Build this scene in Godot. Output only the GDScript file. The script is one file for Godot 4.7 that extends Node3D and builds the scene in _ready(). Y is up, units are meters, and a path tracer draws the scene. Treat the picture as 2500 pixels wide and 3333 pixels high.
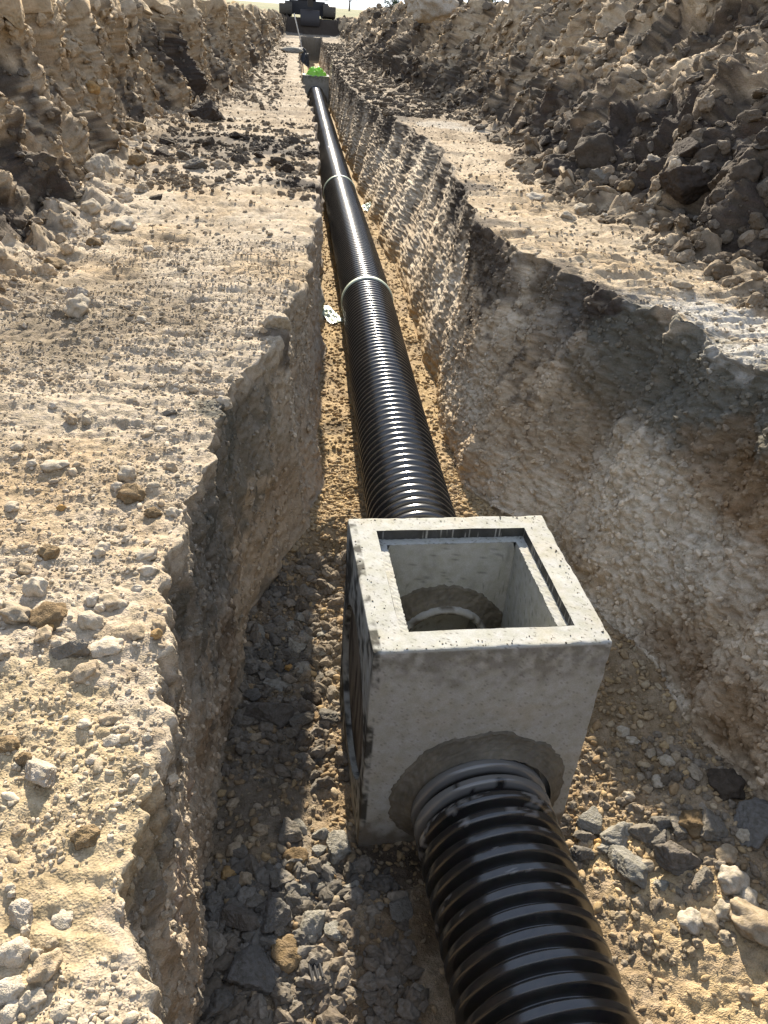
extends Node3D
# An open trench with a concrete catch basin and black corrugated drain pipe, seen from the left brink.

const TAB = {
	"xlc": [-8, -2.9, 4, -2.9, 9, -2.75, 14, -2.75, 18, -2.35, 24, -2.1, 40, -2.1, 57, -2.3],
	"hlc": [-8, 1.45, 10, 1.45, 20, 1.45, 40, 1.2, 57, 0.9],
	"xlt": [-8, -2.15, 6, -2.12, 8.4, -2.1, 11, -2.3, 13.4, -2.35, 15, -2.05, 20, -1.62, 40, -1.75, 57, -1.9],
	"xle": [-8, -0.2, 0.7, -0.24, 1, -0.33, 1.5, -0.34, 2, -0.45, 2.5, -0.41, 3, -0.42, 3.5, -0.38, 4.15, -0.27, 4.6, -0.14, 5.6, -0.05, 7, 0, 8, 0.05, 11, 0.07, 15.4, 0.02, 20.7, -0.24, 31, -0.52, 45, -0.7, 57, -0.85],
	"xlb": [-8, -0.25, 1.5, -0.31, 2.1, -0.39, 2.8, -0.41, 3.3, -0.3, 3.8, -0.31, 4.15, -0.18, 4.4, 0.06, 5, 0.1, 9, 0.12, 13.5, 0.12, 20, -0.12, 32, -0.45, 45, -0.6, 57, -0.75],
	"xrb": [-8, 2.3, 1.5, 2.15, 2.3, 2.05, 2.6, 1.93, 3, 1.84, 3.3, 1.75, 3.7, 1.68, 4.2, 1.55, 4.6, 1.3, 4.9, 1.18, 5.6, 1.12, 7.2, 1.16, 9.2, 1.17, 11.5, 1.07, 15.3, 0.9, 22.6, 0.73, 32, 0.55, 45, 0.35, 57, 0.35],
	"xre": [-8, 2.6, 2, 2.4, 3, 2.28, 3.5, 2.22, 3.8, 2.13, 4.25, 2.08, 4.63, 1.82, 5, 1.64, 5.4, 1.49, 6.46, 1.33, 8.3, 1.49, 11.2, 1.66, 13.5, 1.5, 16, 1.25, 20, 0.95, 24, 0.82, 32, 0.65, 45, 0.5, 57, 0.48],
	"hre": [-8, 0.25, 6.5, 0.25, 9, 0.2, 12, 0.14, 17, 0.06, 24, 0],
	"hrb": [-8, -1.3, 4.2, -1.25, 4.8, -1.28, 60, -1.28],
	"hfl": [-8, -1.5, 4, -1.5, 4.45, -1.28, 60, -1.28],
	"xrt": [-8, 3.1, 5, 3, 6.5, 2.92, 8, 2.5, 10, 2.7, 13, 3.1, 15, 3, 20.6, 2.65, 26, 2.1, 40, 1.85, 57, 1.65],
	"xrc": [-8, 5, 6, 5, 10, 4.9, 15, 4.7, 20.6, 4, 26, 3.4, 40, 3, 57, 2.5],
	"hrc": [-8, 2.6, 12, 2.5, 16, 2.2, 20, 1.85, 32, 1.7, 45, 1.5, 57, 0.9],
}
const PAL = {
	"dark": Color(0.060, 0.048, 0.040), "clay": Color(0.15, 0.142, 0.118), "greyd": Color(0.16, 0.15, 0.135), "rust": Color(0.26, 0.165, 0.085),
	"pink": Color(0.36, 0.27, 0.20), "lime": Color(0.66, 0.58, 0.465), "wet": Color(0.23, 0.185, 0.13), "claylit": Color(0.46, 0.44, 0.40),
	"gold": Color(0.57, 0.43, 0.25), "brown": Color(0.20, 0.14, 0.085), "sand": Color(0.46, 0.37, 0.24), "sandy": Color(0.42, 0.33, 0.21),
}
# section column counts: field, bank, bench, wall, floor, wall, bench, bank, field
const NCOL = [24, 120, 230, 130, 150, 230, 130, 170, 24]
const SECTION = ["field_left", "dirt_bank_left", "dirt_bench_left", "trench_wall_left", "trench_floor", "trench_wall_right", "dirt_bench_right", "dirt_bank_right", "field_right"]

var taken := {}
var mat := {}
var pos := PackedVector3Array()
var nor := PackedVector3Array()
var col := PackedColorArray()
var row_d := PackedFloat32Array()
var ncols := 0
var sec_start := []
var rng := RandomNumberGenerator.new()


func numbered(called: String) -> String:
	var n: int = taken.get(called, -1) + 1
	taken[called] = n
	return called if n == 0 else "%s_%03d" % [called, n]


func tag(o: Node, label: String, category := "", group := "", kind := "") -> void:
	if label: o.set_meta("label", label)
	if category: o.set_meta("category", category)
	if group: o.set_meta("group", group)
	if kind: o.set_meta("kind", kind)


func obj(called: String, mesh: Mesh, m: Material, parent: Node = null) -> MeshInstance3D:
	var o := MeshInstance3D.new()
	o.mesh = mesh
	o.material_override = m
	if parent == null:
		o.name = numbered(called)
		add_child(o, true)
	else:
		o.name = called
		parent.add_child(o, true)
	return o


func thing(called: String, label: String, category: String, at := Vector3.ZERO, turn := 0.0, group := "") -> Node3D:
	var o := Node3D.new()
	o.name = numbered(called)
	add_child(o, true)
	o.position = at
	o.rotation.y = turn
	tag(o, label, category, group)
	return o


func tab(n: String, d: float) -> float:
	var a: Array = TAB[n]
	var k := 0
	while k < a.size() - 2 and a[k + 2] < d:
		k += 2
	if k >= a.size() - 2:
		return a[a.size() - 1]
	var t := clampf((d - a[k]) / (a[k + 2] - a[k]), 0.0, 1.0)
	return lerpf(a[k + 1], a[k + 3], t)


func noise(kind: int, freq: float, oct := 1, sd := 1) -> FastNoiseLite:
	var n := FastNoiseLite.new()
	n.noise_type = kind
	n.frequency = freq
	n.seed = sd
	n.fractal_type = FastNoiseLite.FRACTAL_FBM if oct > 1 else FastNoiseLite.FRACTAL_NONE
	n.fractal_octaves = oct
	return n


# ---------------------------------------------------------------- materials

func grit(size: int, sd: int, contrast := 1.0) -> Array:
	# computed grain: [albedo tint, height]; mixes a soft, a sharp and a pebbly field
	var a := noise(FastNoiseLite.TYPE_SIMPLEX, 0.012, 5, sd).get_seamless_image(size, size, false, false, 0.12, true)
	var b := noise(FastNoiseLite.TYPE_SIMPLEX, 0.09, 3, sd + 7).get_seamless_image(size, size, false, false, 0.12, true)
	var cn := noise(FastNoiseLite.TYPE_CELLULAR, 0.05, 1, sd + 3)
	cn.cellular_return_type = FastNoiseLite.RETURN_DISTANCE
	cn.cellular_jitter = 1.0
	var c := cn.get_seamless_image(size, size, false, false, 0.12, true)
	var cn2 := noise(FastNoiseLite.TYPE_CELLULAR, 0.14, 1, sd + 5)
	cn2.cellular_return_type = FastNoiseLite.RETURN_DISTANCE
	var e := cn2.get_seamless_image(size, size, false, false, 0.12, true)
	var da := a.get_data()
	var db := b.get_data()
	var dc := c.get_data()
	var de := e.get_data()
	var n := size * size
	var tint := PackedByteArray()
	tint.resize(n * 3)
	var high := PackedByteArray()
	high.resize(n)
	for i in n:
		var va := da[i] / 255.0
		var vb := db[i] / 255.0
		var vc := 1.0 - dc[i] / 255.0
		var ve := 1.0 - de[i] / 255.0
		var h := 0.30 * va + 0.25 * vb + 0.28 * vc * vc + 0.17 * ve
		high[i] = clampi(int(h * 255.0), 0, 255)
		var s := 0.90 + contrast * (0.30 * (va - 0.5) + 0.26 * (vb - 0.5) + 0.10 * (vc - 0.5))
		tint[i * 3] = clampi(int(255.0 * minf(s + 0.010, 1.0)), 0, 255)
		tint[i * 3 + 1] = clampi(int(255.0 * minf(s, 1.0)), 0, 255)
		tint[i * 3 + 2] = clampi(int(255.0 * minf(s - 0.02 + 0.05 * (va - 0.5), 1.0)), 0, 255)
	return [ImageTexture.create_from_image(Image.create_from_data(size, size, false, Image.FORMAT_RGB8, tint)), ImageTexture.create_from_image(Image.create_from_data(size, size, false, Image.FORMAT_L8, high))]


func soil(called: String, g: Array, scale: Vector3, bump: float, rough := 0.95, c := Color.WHITE, vertex := true) -> StandardMaterial3D:
	var m := StandardMaterial3D.new()
	m.resource_name = called
	m.albedo_color = c
	m.vertex_color_use_as_albedo = vertex
	m.albedo_texture = g[0]
	m.roughness = rough
	m.metallic_specular = 0.3
	m.heightmap_enabled = true
	m.heightmap_texture = g[1]
	m.heightmap_scale = bump
	m.uv1_triplanar = true
	m.uv1_world_triplanar = true
	m.uv1_scale = scale
	mat[called] = m
	return m


func plain(called: String, c: Color, rough: float, spec := 0.5, vertex := false) -> StandardMaterial3D:
	var m := StandardMaterial3D.new()
	m.resource_name = called
	m.albedo_color = c.linear_to_srgb()
	m.roughness = rough
	m.metallic_specular = spec
	m.vertex_color_use_as_albedo = vertex
	mat[called] = m
	return m


func lin(r: float, g: float, b: float) -> Color:
	return Color(r, g, b).linear_to_srgb()


# ---------------------------------------------------------------- small shapes

func ico(sub: int) -> Array:
	var t := (1.0 + sqrt(5.0)) / 2.0
	var v := PackedVector3Array()
	for s in [[-1, t, 0], [1, t, 0], [-1, -t, 0], [1, -t, 0], [0, -1, t], [0, 1, t], [0, -1, -t], [0, 1, -t], [t, 0, -1], [t, 0, 1], [-t, 0, -1], [-t, 0, 1]]:
		v.append(Vector3(s[0], s[1], s[2]).normalized())
	var f := PackedInt32Array([0, 11, 5, 0, 5, 1, 0, 1, 7, 0, 7, 10, 0, 10, 11, 1, 5, 9, 5, 11, 4, 11, 10, 2, 10, 7, 6, 7, 1, 8, 3, 9, 4, 3, 4, 2, 3, 2, 6, 3, 6, 8, 3, 8, 9, 4, 9, 5, 2, 4, 11, 6, 2, 10, 8, 6, 7, 9, 8, 1])
	for k in sub:
		var mid := {}
		var g := PackedInt32Array()
		for i in range(0, f.size(), 3):
			var m := []
			for e in 3:
				var a := f[i + e]
				var b := f[i + (e + 1) % 3]
				var key := mini(a, b) * 100000 + maxi(a, b)
				if not mid.has(key):
					mid[key] = v.size()
					v.append(((v[a] + v[b]) * 0.5).normalized())
				m.append(mid[key])
			g.append_array(PackedInt32Array([f[i], m[0], m[2], f[i + 1], m[1], m[0], f[i + 2], m[2], m[1], m[0], m[1], m[2]]))
		f = g
	return [v, f]


func mesh_of(v: PackedVector3Array, f: PackedInt32Array, n := PackedVector3Array(), c := PackedColorArray()) -> ArrayMesh:
	# f counter-clockwise from outside; stored clockwise as Godot wants
	var idx := PackedInt32Array()
	idx.resize(f.size())
	for i in range(0, f.size(), 3):
		idx[i] = f[i]
		idx[i + 1] = f[i + 2]
		idx[i + 2] = f[i + 1]
	if n.is_empty():
		n.resize(v.size())
		for i in range(0, f.size(), 3):
			var fn := (v[f[i + 1]] - v[f[i]]).cross(v[f[i + 2]] - v[f[i]])
			n[f[i]] += fn
			n[f[i + 1]] += fn
			n[f[i + 2]] += fn
		for i in n.size():
			n[i] = n[i].normalized()
	var a := []
	a.resize(Mesh.ARRAY_MAX)
	a[Mesh.ARRAY_VERTEX] = v
	a[Mesh.ARRAY_NORMAL] = n
	a[Mesh.ARRAY_INDEX] = idx
	if not c.is_empty():
		a[Mesh.ARRAY_COLOR] = c
	var m := ArrayMesh.new()
	m.add_surface_from_arrays(Mesh.PRIMITIVE_TRIANGLES, a)
	return m


func round_stone(sub: int, sd: int, lumpy := 0.22, fine := 0.05) -> ArrayMesh:
	var s := ico(sub)
	var n := noise(FastNoiseLite.TYPE_SIMPLEX, 0.9, 1, sd)
	var n2 := noise(FastNoiseLite.TYPE_SIMPLEX, 3.0, 2, sd + 50)
	var r := RandomNumberGenerator.new()
	r.seed = sd
	var st := Vector3(r.randf_range(0.8, 1.25), 1.0, r.randf_range(0.75, 1.0))
	var v: PackedVector3Array = s[0]
	for i in v.size():
		var p := v[i]
		v[i] = p * st * (0.5 * (1.0 + lumpy * n.get_noise_3dv(p) * 0.9 + fine * n2.get_noise_3dv(p)))
	return mesh_of(v, s[1])


func chunk(sub: int, sd: int, planes := 11, rough := 0.035, soft := 0.0, near := 0.52, far := 0.95) -> ArrayMesh:
	# a broken lump: a ball cut by random planes, its faces a little uneven
	var s := ico(sub)
	var r := RandomNumberGenerator.new()
	r.seed = sd * 77 + 5
	var pl := []
	for k in planes:
		var d := Vector3(r.randfn(), r.randfn(), r.randfn()).normalized()
		pl.append([d, r.randf_range(near, far)])
	var n := noise(FastNoiseLite.TYPE_SIMPLEX, 2.2, 3, sd)
	var v: PackedVector3Array = s[0]
	var st := Vector3(r.randf_range(0.95, 1.3), 1.0, r.randf_range(0.8, 1.05))
	for i in v.size():
		var p := v[i]
		var m := 1.0
		for q in pl:
			var c: float = p.dot(q[0])
			if c > 0.05:
				m = minf(m, q[1] / c)
		m = lerpf(m, 0.8, soft)
		v[i] = p * st * (0.62 * m * (1.0 + rough * 2.2 * n.get_noise_3dv(p)))
	return mesh_of(v, s[1])


func faceted(m: ArrayMesh) -> ArrayMesh:
	var a := m.surface_get_arrays(0)
	var v: PackedVector3Array = a[Mesh.ARRAY_VERTEX]
	var f: PackedInt32Array = a[Mesh.ARRAY_INDEX]
	var w := PackedVector3Array()
	var g := PackedInt32Array()
	for i in range(0, f.size(), 3):
		w.append_array(PackedVector3Array([v[f[i]], v[f[i + 2]], v[f[i + 1]]]))
		g.append_array(PackedInt32Array([i, i + 1, i + 2]))
	return mesh_of(w, g)


func clod(sub: int, sd: int) -> ArrayMesh:
	# crumbly soil: many small lumps on a broken core
	var s := ico(sub)
	var cn := noise(FastNoiseLite.TYPE_CELLULAR, 2.6, 1, sd)
	cn.cellular_return_type = FastNoiseLite.RETURN_DISTANCE
	var n := noise(FastNoiseLite.TYPE_SIMPLEX, 1.0, 2, sd + 9)
	var v: PackedVector3Array = s[0]
	for i in v.size():
		var p := v[i]
		v[i] = p * 0.5 * (0.95 + 0.3 * n.get_noise_3dv(p) - 0.16 * cn.get_noise_3dv(p))
	return mesh_of(v, s[1])


class Build:
	var v := PackedVector3Array()
	var f := PackedInt32Array()
	var c := PackedColorArray()

	func quad_grid(nu: int, nv: int, at: Callable, tint: Callable, flip := false) -> void:
		var base := v.size()
		for j in nv + 1:
			for i in nu + 1:
				var p: Vector3 = at.call(float(i) / nu, float(j) / nv)
				v.append(p)
				c.append(tint.call(p))
		for j in nv:
			for i in nu:
				var a := base + j * (nu + 1) + i
				var b := a + 1
				var d := a + nu + 1
				var e := d + 1
				if flip:
					f.append_array(PackedInt32Array([a, d, b, b, d, e]))
				else:
					f.append_array(PackedInt32Array([a, b, d, b, e, d]))

	func box(lo: Vector3, hi: Vector3, tint := Color.WHITE, xf := Transform3D()) -> void:
		var k := v.size()
		for s in [[0, 1, 3, 2, 0], [4, 6, 7, 5, 0], [0, 4, 5, 1, 0], [2, 3, 7, 6, 0], [0, 2, 6, 4, 0], [1, 5, 7, 3, 0]]:
			for q in 4:
				var b: int = s[q]
				v.append(xf * Vector3(hi.x if b & 4 else lo.x, hi.y if b & 2 else lo.y, hi.z if b & 1 else lo.z))
				c.append(tint)
			f.append_array(PackedInt32Array([k, k + 1, k + 2, k, k + 2, k + 3]))
			k += 4

	func tube(path: Array, radius: Callable, around: int, tint: Callable) -> void:
		# path: points; radius(i) per point
		var base := v.size()
		for i in path.size():
			var t: Vector3 = (path[mini(i + 1, path.size() - 1)] - path[maxi(i - 1, 0)]).normalized()
			var sx := t.cross(Vector3.UP if absf(t.y) < 0.9 else Vector3.RIGHT).normalized()
			var sy := sx.cross(t)
			var rr: float = radius.call(i)
			for k in around:
				var a := TAU * k / around
				var dir := sx * cos(a) + sy * sin(a)
				v.append(path[i] + dir * rr)
				c.append(tint.call(i, a))
		for i in path.size() - 1:
			for k in around:
				var a := base + i * around + k
				var b := base + i * around + (k + 1) % around
				f.append_array(PackedInt32Array([a, b, a + around, b, b + around, a + around]))


func commit(b: Build, flat := false) -> ArrayMesh:
	if not flat:
		return mesh_of(b.v, b.f, PackedVector3Array(), b.c)
	var v := PackedVector3Array()
	var c := PackedColorArray()
	var f := PackedInt32Array()
	for i in b.f.size():
		v.append(b.v[b.f[i]])
		c.append(b.c[b.f[i]])
		f.append(i)
	return mesh_of(v, f, PackedVector3Array(), c)


# ---------------------------------------------------------------- the ground

func build_ground() -> void:
	var blobs := [
		[-2.19,0.53,-15.86,0.56,"dark",1],
		[-2.40,0.77,-14.82,0.35,"dark",.9],
		[-1.90,0.52,-19.32,0.45,"dark",.9],
		[-1.92,0.69,-32.85,0.57,"dark",.8],
		[-1.79,0.41,-26.17,0.46,"dark",.7],
		[-2.49,0.82,-7.74,0.19,"dark",.8],
		[-2.26,0.30,-7.03,0.30,"dark",.8],
		[-2.18,0.12,-6.22,0.23,"dark",.9],
		[-2.18,0.15,-7.48,0.23,"dark",.6],
		[-2.67,1.21,-11.11,0.20,"dark",.5],
		[-2.35,0.16,-11.03,0.26,"dark",.6],
		[-1.50,-0.00,-11.82,0.49,"dark",.7],
		[-0.70,-0.00,-11.74,0.41,"dark",.8],
		[-0.20,-0.00,-11.14,0.39,"dark",1],
		[-0.16,-0.00,-8.96,0.21,"dark",1],
		[-0.61,-0.00,-15.70,0.37,"dark",.4],
		[-1.54,-0.00,-53.26,1.23,"dark",.8],
		[-1.15,-0.00,-10.76,0.38,"dark",.6],
		[-0.85,-0.00,-4.61,0.29,"wet",.9],
		[-1.30,-0.00,-4.33,0.33,"wet",.9],
		[-1.69,-0.00,-4.93,0.22,"dark",.5],
		[-1.23,-0.00,-5.19,0.29,"wet",.7],
		[-0.39,-0.00,-3.44,0.11,"clay",1],
		[-0.35,-0.26,-3.61,0.14,"clay",1],
		[-0.40,-0.23,-3.16,0.12,"clay",1],
		[-0.41,-0.28,-2.91,0.09,"clay",1],
		[-0.27,-0.29,-4.08,0.10,"clay",.7],
		[-0.18,-0.09,-4.41,0.11,"dark",.7],
		[-0.40,-0.33,-2.50,0.07,"clay",1],
		[-0.42,-0.28,-2.27,0.09,"clay",.9],
		[-0.34,-0.87,-3.48,0.15,"rust",.5],
		[-0.39,-0.93,-2.99,0.14,"rust",.6],
		[-0.17,-0.87,-4.21,0.20,"rust",.35],
		[-0.39,-1.29,-2.90,0.14,"rust",.7],
		[-0.40,-1.00,-2.34,0.12,"rust",.6],
		[-0.39,-0.65,-1.82,0.08,"pink",.7],
		[-0.33,-0.52,-1.40,0.09,"pink",.7],
		[-0.33,-0.17,-1.23,0.05,"clay",.7],
		[-0.32,-0.77,-1.27,0.09,"rust",.4],
		[-0.07,-0.54,-4.50,0.12,"lime",.7],
		[-0.02,-0.29,-5.47,0.10,"lime",.7],
		[-0.21,-1.49,-3.31,0.16,"clay",.5],
		[-0.25,-1.49,-3.97,0.12,"greyd",.7],
		[-0.14,-1.48,-3.45,0.16,"greyd",.7],
		[-0.18,-1.48,-2.37,0.20,"greyd",.4],
		[-0.19,-1.48,-1.91,0.17,"greyd",.8],
		[-0.01,-1.46,-2.12,0.13,"greyd",.8],
		[0.14,-1.45,-2.00,0.11,"greyd",.7],
		[-0.07,-1.47,-1.68,0.16,"greyd",.6],
		[0.11,-1.45,-2.68,0.14,"dark",.5],
		[0.36,-1.43,-2.08,0.19,"dark",.8],
		[1.46,0.15,-8.13,0.29,"dark",.9],
		[1.33,0.25,-6.46,0.16,"dark",.7],
		[1.63,0.17,-10.71,0.25,"dark",.7],
		[1.21,0.04,-19.02,0.44,"dark",.8],
		[1.35,0.06,-14.87,0.35,"dark",.7],
		[1.55,0.19,-5.19,0.16,"dark",.8],
		[1.68,0.12,-4.83,0.18,"dark",.9],
		[1.81,0.12,-4.58,0.21,"dark",1],
		[1.58,-0.03,-4.93,0.19,"greyd",.6],
		[1.92,0.11,-4.40,0.15,"dark",.9],
		[1.96,-0.06,-4.25,0.32,"clay",.9],
		[2.07,0.12,-3.95,0.30,"clay",1],
		[2.15,0.10,-3.56,0.31,"clay",1],
		[2.16,0.02,-3.33,0.22,"clay",.9],
		[2.02,-0.09,-3.81,0.24,"clay",.8],
		[1.78,-0.09,-4.52,0.21,"clay",.7],
		[1.68,-0.39,-4.49,0.24,"wet",.8],
		[1.49,0.04,-5.25,0.16,"wet",.6],
		[1.38,0.01,-5.79,0.14,"dark",.7],
		[1.39,-0.35,-5.24,0.17,"wet",.5],
		[1.83,-0.47,-4.16,0.20,"wet",.7],
		[1.59,-0.65,-4.50,0.18,"wet",.5],
		[2.08,-0.21,-3.40,0.20,"rust",.7],
		[2.12,-0.26,-3.05,0.22,"rust",.9],
		[2.07,-0.53,-2.87,0.17,"rust",.7],
		[1.92,-1.06,-2.91,0.15,"rust",.8],
		[1.98,-1.04,-2.63,0.15,"rust",.7],
		[2.06,-1.01,-2.42,0.14,"rust",.7],
		[1.83,-1.14,-3.14,0.11,"rust",.5],
		[1.83,-0.63,-3.88,0.28,"lime",.5],
		[1.93,-0.64,-3.42,0.26,"lime",.7],
		[2.02,-0.61,-3.05,0.20,"lime",.7],
		[1.59,-0.90,-4.34,0.21,"lime",.4],
		[1.24,-0.80,-5.53,0.21,"lime",.4],
		[1.21,-0.77,-6.33,0.16,"lime",.5],
		[1.29,-0.62,-7.98,0.19,"lime",.5],
		[1.32,-0.67,-11.48,0.27,"lime",.4],
		[1.67,-0.72,-4.32,0.15,"rust",.3],
		[1.67,-1.09,-3.94,0.18,"wet",.3],
		[1.91,0.02,-37.44,0.87,"dark",.8],
		[2.42,0.58,-31.95,0.93,"dark",.8],
		[2.64,0.39,-23.44,0.68,"dark",.7],
		[2.38,0.35,-25.81,0.60,"dark",.6],
		[2.63,0.06,-21.01,0.49,"dark",.7],
		[2.88,0.07,-17.05,0.40,"dark",.6],
		[3.57,0.98,-17.08,0.50,"dark",.7],
		[3.24,0.47,-12.18,0.37,"dark",.9],
		[3.25,0.68,-10.71,0.39,"dark",1],
		[3.04,0.67,-8.63,0.43,"dark",1],
		[3.20,0.87,-8.04,0.45,"dark",.9],
		[3.48,1.04,-7.37,0.24,"dark",.8],
		[3.41,0.84,-6.72,0.35,"dark",.9],
		[3.11,0.66,-7.32,0.37,"dark",.8],
		[3.30,0.64,-6.04,0.36,"dark",.9],
		[3.21,0.56,-6.43,0.34,"dark",.7],
		[2.66,0.27,-7.60,0.24,"dark",.6],
		[2.90,0.13,-12.81,0.31,"dark",.6],
		[2.66,0.17,-10.34,0.25,"dark",.7],
		[2.52,0.13,-12.62,0.37,"wet",.4],
		[4.10,1.56,-15.73,0.56,"dark",.4],
		[3.63,1.68,-23.02,0.54,"dark",.8],
		[3.14,1.31,-25.24,0.74,"dark",.8],
		[4.22,1.75,-11.69,0.36,"dark",.7],
		[4.10,1.69,-9.29,0.35,"dark",.8],
		[3.84,1.40,-9.70,0.36,"dark",.5],
		[4.26,1.86,-8.83,0.28,"dark",.7],
		[2.39,0.25,-4.28,0.26,"claylit",.9],
		[2.27,0.25,-4.51,0.18,"claylit",.8],
		[2.30,0.25,-3.77,0.19,"claylit",.9],
		[1.98,0.25,-4.65,0.12,"claylit",.3],
		[2.05,0.10,-14.21,0.33,"claylit",.5],
		[2.43,0.11,-13.77,0.33,"claylit",.4],
		[2.90,0.25,-5.53,0.18,"dark",.6],
		[0.15,-1.28,-7.30,0.14,"dark",.3],
		[0.21,-1.28,-5.81,0.11,"dark",.7],
		[1.39,-1.33,-1.96,0.20,"gold",.8],
		[1.53,-1.32,-1.68,0.19,"gold",.8],
		[1.51,-1.32,-1.87,0.13,"gold",.6],
		[1.34,-1.33,-2.34,0.09,"gold",.6],
		[1.59,-1.32,-1.41,0.19,"gold",.9],
		[0.36,-1.43,-1.69,0.18,"brown",.8],
		[0.31,-1.44,-1.48,0.18,"brown",.8],
		[0.47,-1.42,-1.87,0.12,"brown",.6],
		[-0.68,-0.00,-1.45,0.16,"sand",.9],
		[-0.53,-0.00,-1.24,0.17,"sand",.95],
		[-0.73,-0.00,-1.61,0.12,"sand",.8],
		[-0.54,-0.00,-1.07,0.13,"sandy",.9],
		[-0.51,-0.00,-1.37,0.11,"sand",.7],
		[-0.53,-0.00,-0.92,0.11,"sand",.7],
		[-0.40,-0.00,-1.12,0.09,"sand",.7],
	]
	var d := -9.0
	while d < 66.0:
		row_d.append(d)
		var step := clampf((d * d + 2.5) / 1281.0 * 1.45, 0.007, 0.13)
		if d < -0.4: step = 0.25
		elif d < 0.3: step = 0.04
		elif d > 30.0: step = 0.22
		if d > 56.6 and d < 57.6 or d > 61.2 and d < 62.3: step = 0.06
		d += step
	ncols = 0
	for k in NCOL:
		sec_start.append(ncols)
		ncols += k
	ncols += 1
	sec_start.append(ncols - 1)
	var rows := row_d.size()
	pos.resize(rows * ncols)
	nor.resize(rows * ncols)
	col.resize(rows * ncols)
	var sx := FastNoiseLite.TYPE_SIMPLEX
	var n_big := noise(sx, 0.55, 3, 11)
	var n_mid := noise(sx, 2.6, 5, 12)
	var n_fin := noise(sx, 14.0, 3, 13)
	var n_str := noise(sx, 3.2, 3, 14)
	var n_col := noise(sx, 0.9, 4, 15)
	var n_col2 := noise(sx, 5.0, 3, 16)
	var n_edge := noise(sx, 1.3, 4, 17)
	var n_soft := noise(sx, 0.8, 1, 23)
	var lump := noise(FastNoiseLite.TYPE_CELLULAR, 4.5, 1, 18)
	lump.cellular_return_type = FastNoiseLite.RETURN_DISTANCE
	var lump2 := noise(FastNoiseLite.TYPE_CELLULAR, 13.0, 1, 19)
	lump2.cellular_return_type = FastNoiseLite.RETURN_DISTANCE
	var cream := Color(0.485, 0.40, 0.29)
	var tan_c := Color(0.41, 0.31, 0.195)
	var brown := Color(0.20, 0.15, 0.10)
	var gold := Color(0.54, 0.40, 0.22)
	var greyc := Color(0.44, 0.385, 0.31)
	var bx := PackedFloat32Array()
	var by := PackedFloat32Array()
	var sm := PackedFloat32Array()
	bx.resize(ncols)
	by.resize(ncols)
	var sect := PackedInt32Array()
	var tt := PackedFloat32Array()
	sect.resize(ncols)
	tt.resize(ncols)
	for s in 9:
		for k in NCOL[s]:
			sect[sec_start[s] + k] = s
			tt[sec_start[s] + k] = float(k) / NCOL[s]
	sect[ncols - 1] = 8
	tt[ncols - 1] = 1.0
	for r in rows:
		d = row_d[r]
		var z := -d
		var closed := smoothstep(57.0, 57.35, d)
		var up := smoothstep(61.5, 62.1, d)
		var hl := tab("hlc", d)
		var hr := lerpf(tab("hrc", d) + 0.22 * n_edge.get_noise_2d(d * 0.8, 40.0), 0.85, up)
		hl = lerpf(hl + 0.12 * n_edge.get_noise_2d(d * 0.8, 30.0), 0.85, up)
		var floor_y := lerpf(lerpf(tab("hfl", d), -0.02, closed), 0.85, up)
		var bench := lerpf(0.0, 0.85, up)
		var bench_r := lerpf(tab("hre", d), 0.85, up)
		var rag := minf(1.0, 0.35 + d * 0.12)
		var e1 := tab("xle", d) + (0.07 if d < 6.0 else 0.04) * n_edge.get_noise_2d(d * 0.7, 3.0) + 0.02 * n_edge.get_noise_2d(d * 5.0, 5.0)
		var e2 := tab("xre", d) + (0.12 if d < 5.5 else 0.04) * (n_edge if d < 5.5 else n_soft).get_noise_2d(d, 9.0) + (0.035 if d < 5.5 else 0.012) * n_edge.get_noise_2d(d * 5.0, 12.0)
		var tl := tab("xlt", d) + 0.25 * n_edge.get_noise_2d(d * 0.7, 21.0)
		var tr := tab("xrt", d) + 0.3 * n_edge.get_noise_2d(d * 0.7, 27.0)
		var kx := [-60.0, tab("xlc", d) + 0.3 * n_edge.get_noise_2d(d * 0.6, 33.0), tl, e1, tab("xlb", d) + 0.05 * n_soft.get_noise_2d(d, 61.0), tab("xrb", d) + 0.05 * n_soft.get_noise_2d(d, 66.0), e2, tr, tab("xrc", d) + 0.3 * n_edge.get_noise_2d(d * 0.6, 36.0), 60.0]
		var ky := [hl, hl, bench, bench, floor_y, lerpf(lerpf(tab("hrb", d), -0.02, closed), 0.85, up), bench_r, bench_r, hr, hr]
		for c in ncols:
			var s := sect[c]
			var t := tt[c]
			var u := t
			if s == 0: u = 1.0 - pow(1.0 - t, 3.0)
			elif s == 8: u = t * t * t
			var x: float = lerpf(kx[s], kx[s + 1], u)
			var y: float = lerpf(ky[s], ky[s + 1], u)
			if s == 1: # a cut bank: steep face under a rounded brow
				x = lerpf(kx[1], kx[2], 0.55 * t * t + 0.45 * t)
			elif s == 3:
				x = lerpf(kx[3], kx[4], t * t)
			elif s == 5:
				x = lerpf(kx[5], kx[6], t)
				if t < 0.12 and d < 5.5: y -= 0.06 * sin(t / 0.12 * PI)
			elif s == 4 and d < 6.0:
				y = lerpf(ky[4], ky[5], smoothstep(0.62, 1.0, t))
			bx[c] = x
			by[c] = y
		for pass_n in 4:
			var px := bx[0]
			var py := by[0]
			for c in range(1, ncols - 1):
				var cx0 := bx[c]
				var cy0 := by[c]
				bx[c] = 0.25 * px + 0.5 * cx0 + 0.25 * bx[c + 1]
				by[c] = 0.25 * py + 0.5 * cy0 + 0.25 * by[c + 1]
				px = cx0
				py = cy0
		var near := []
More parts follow.
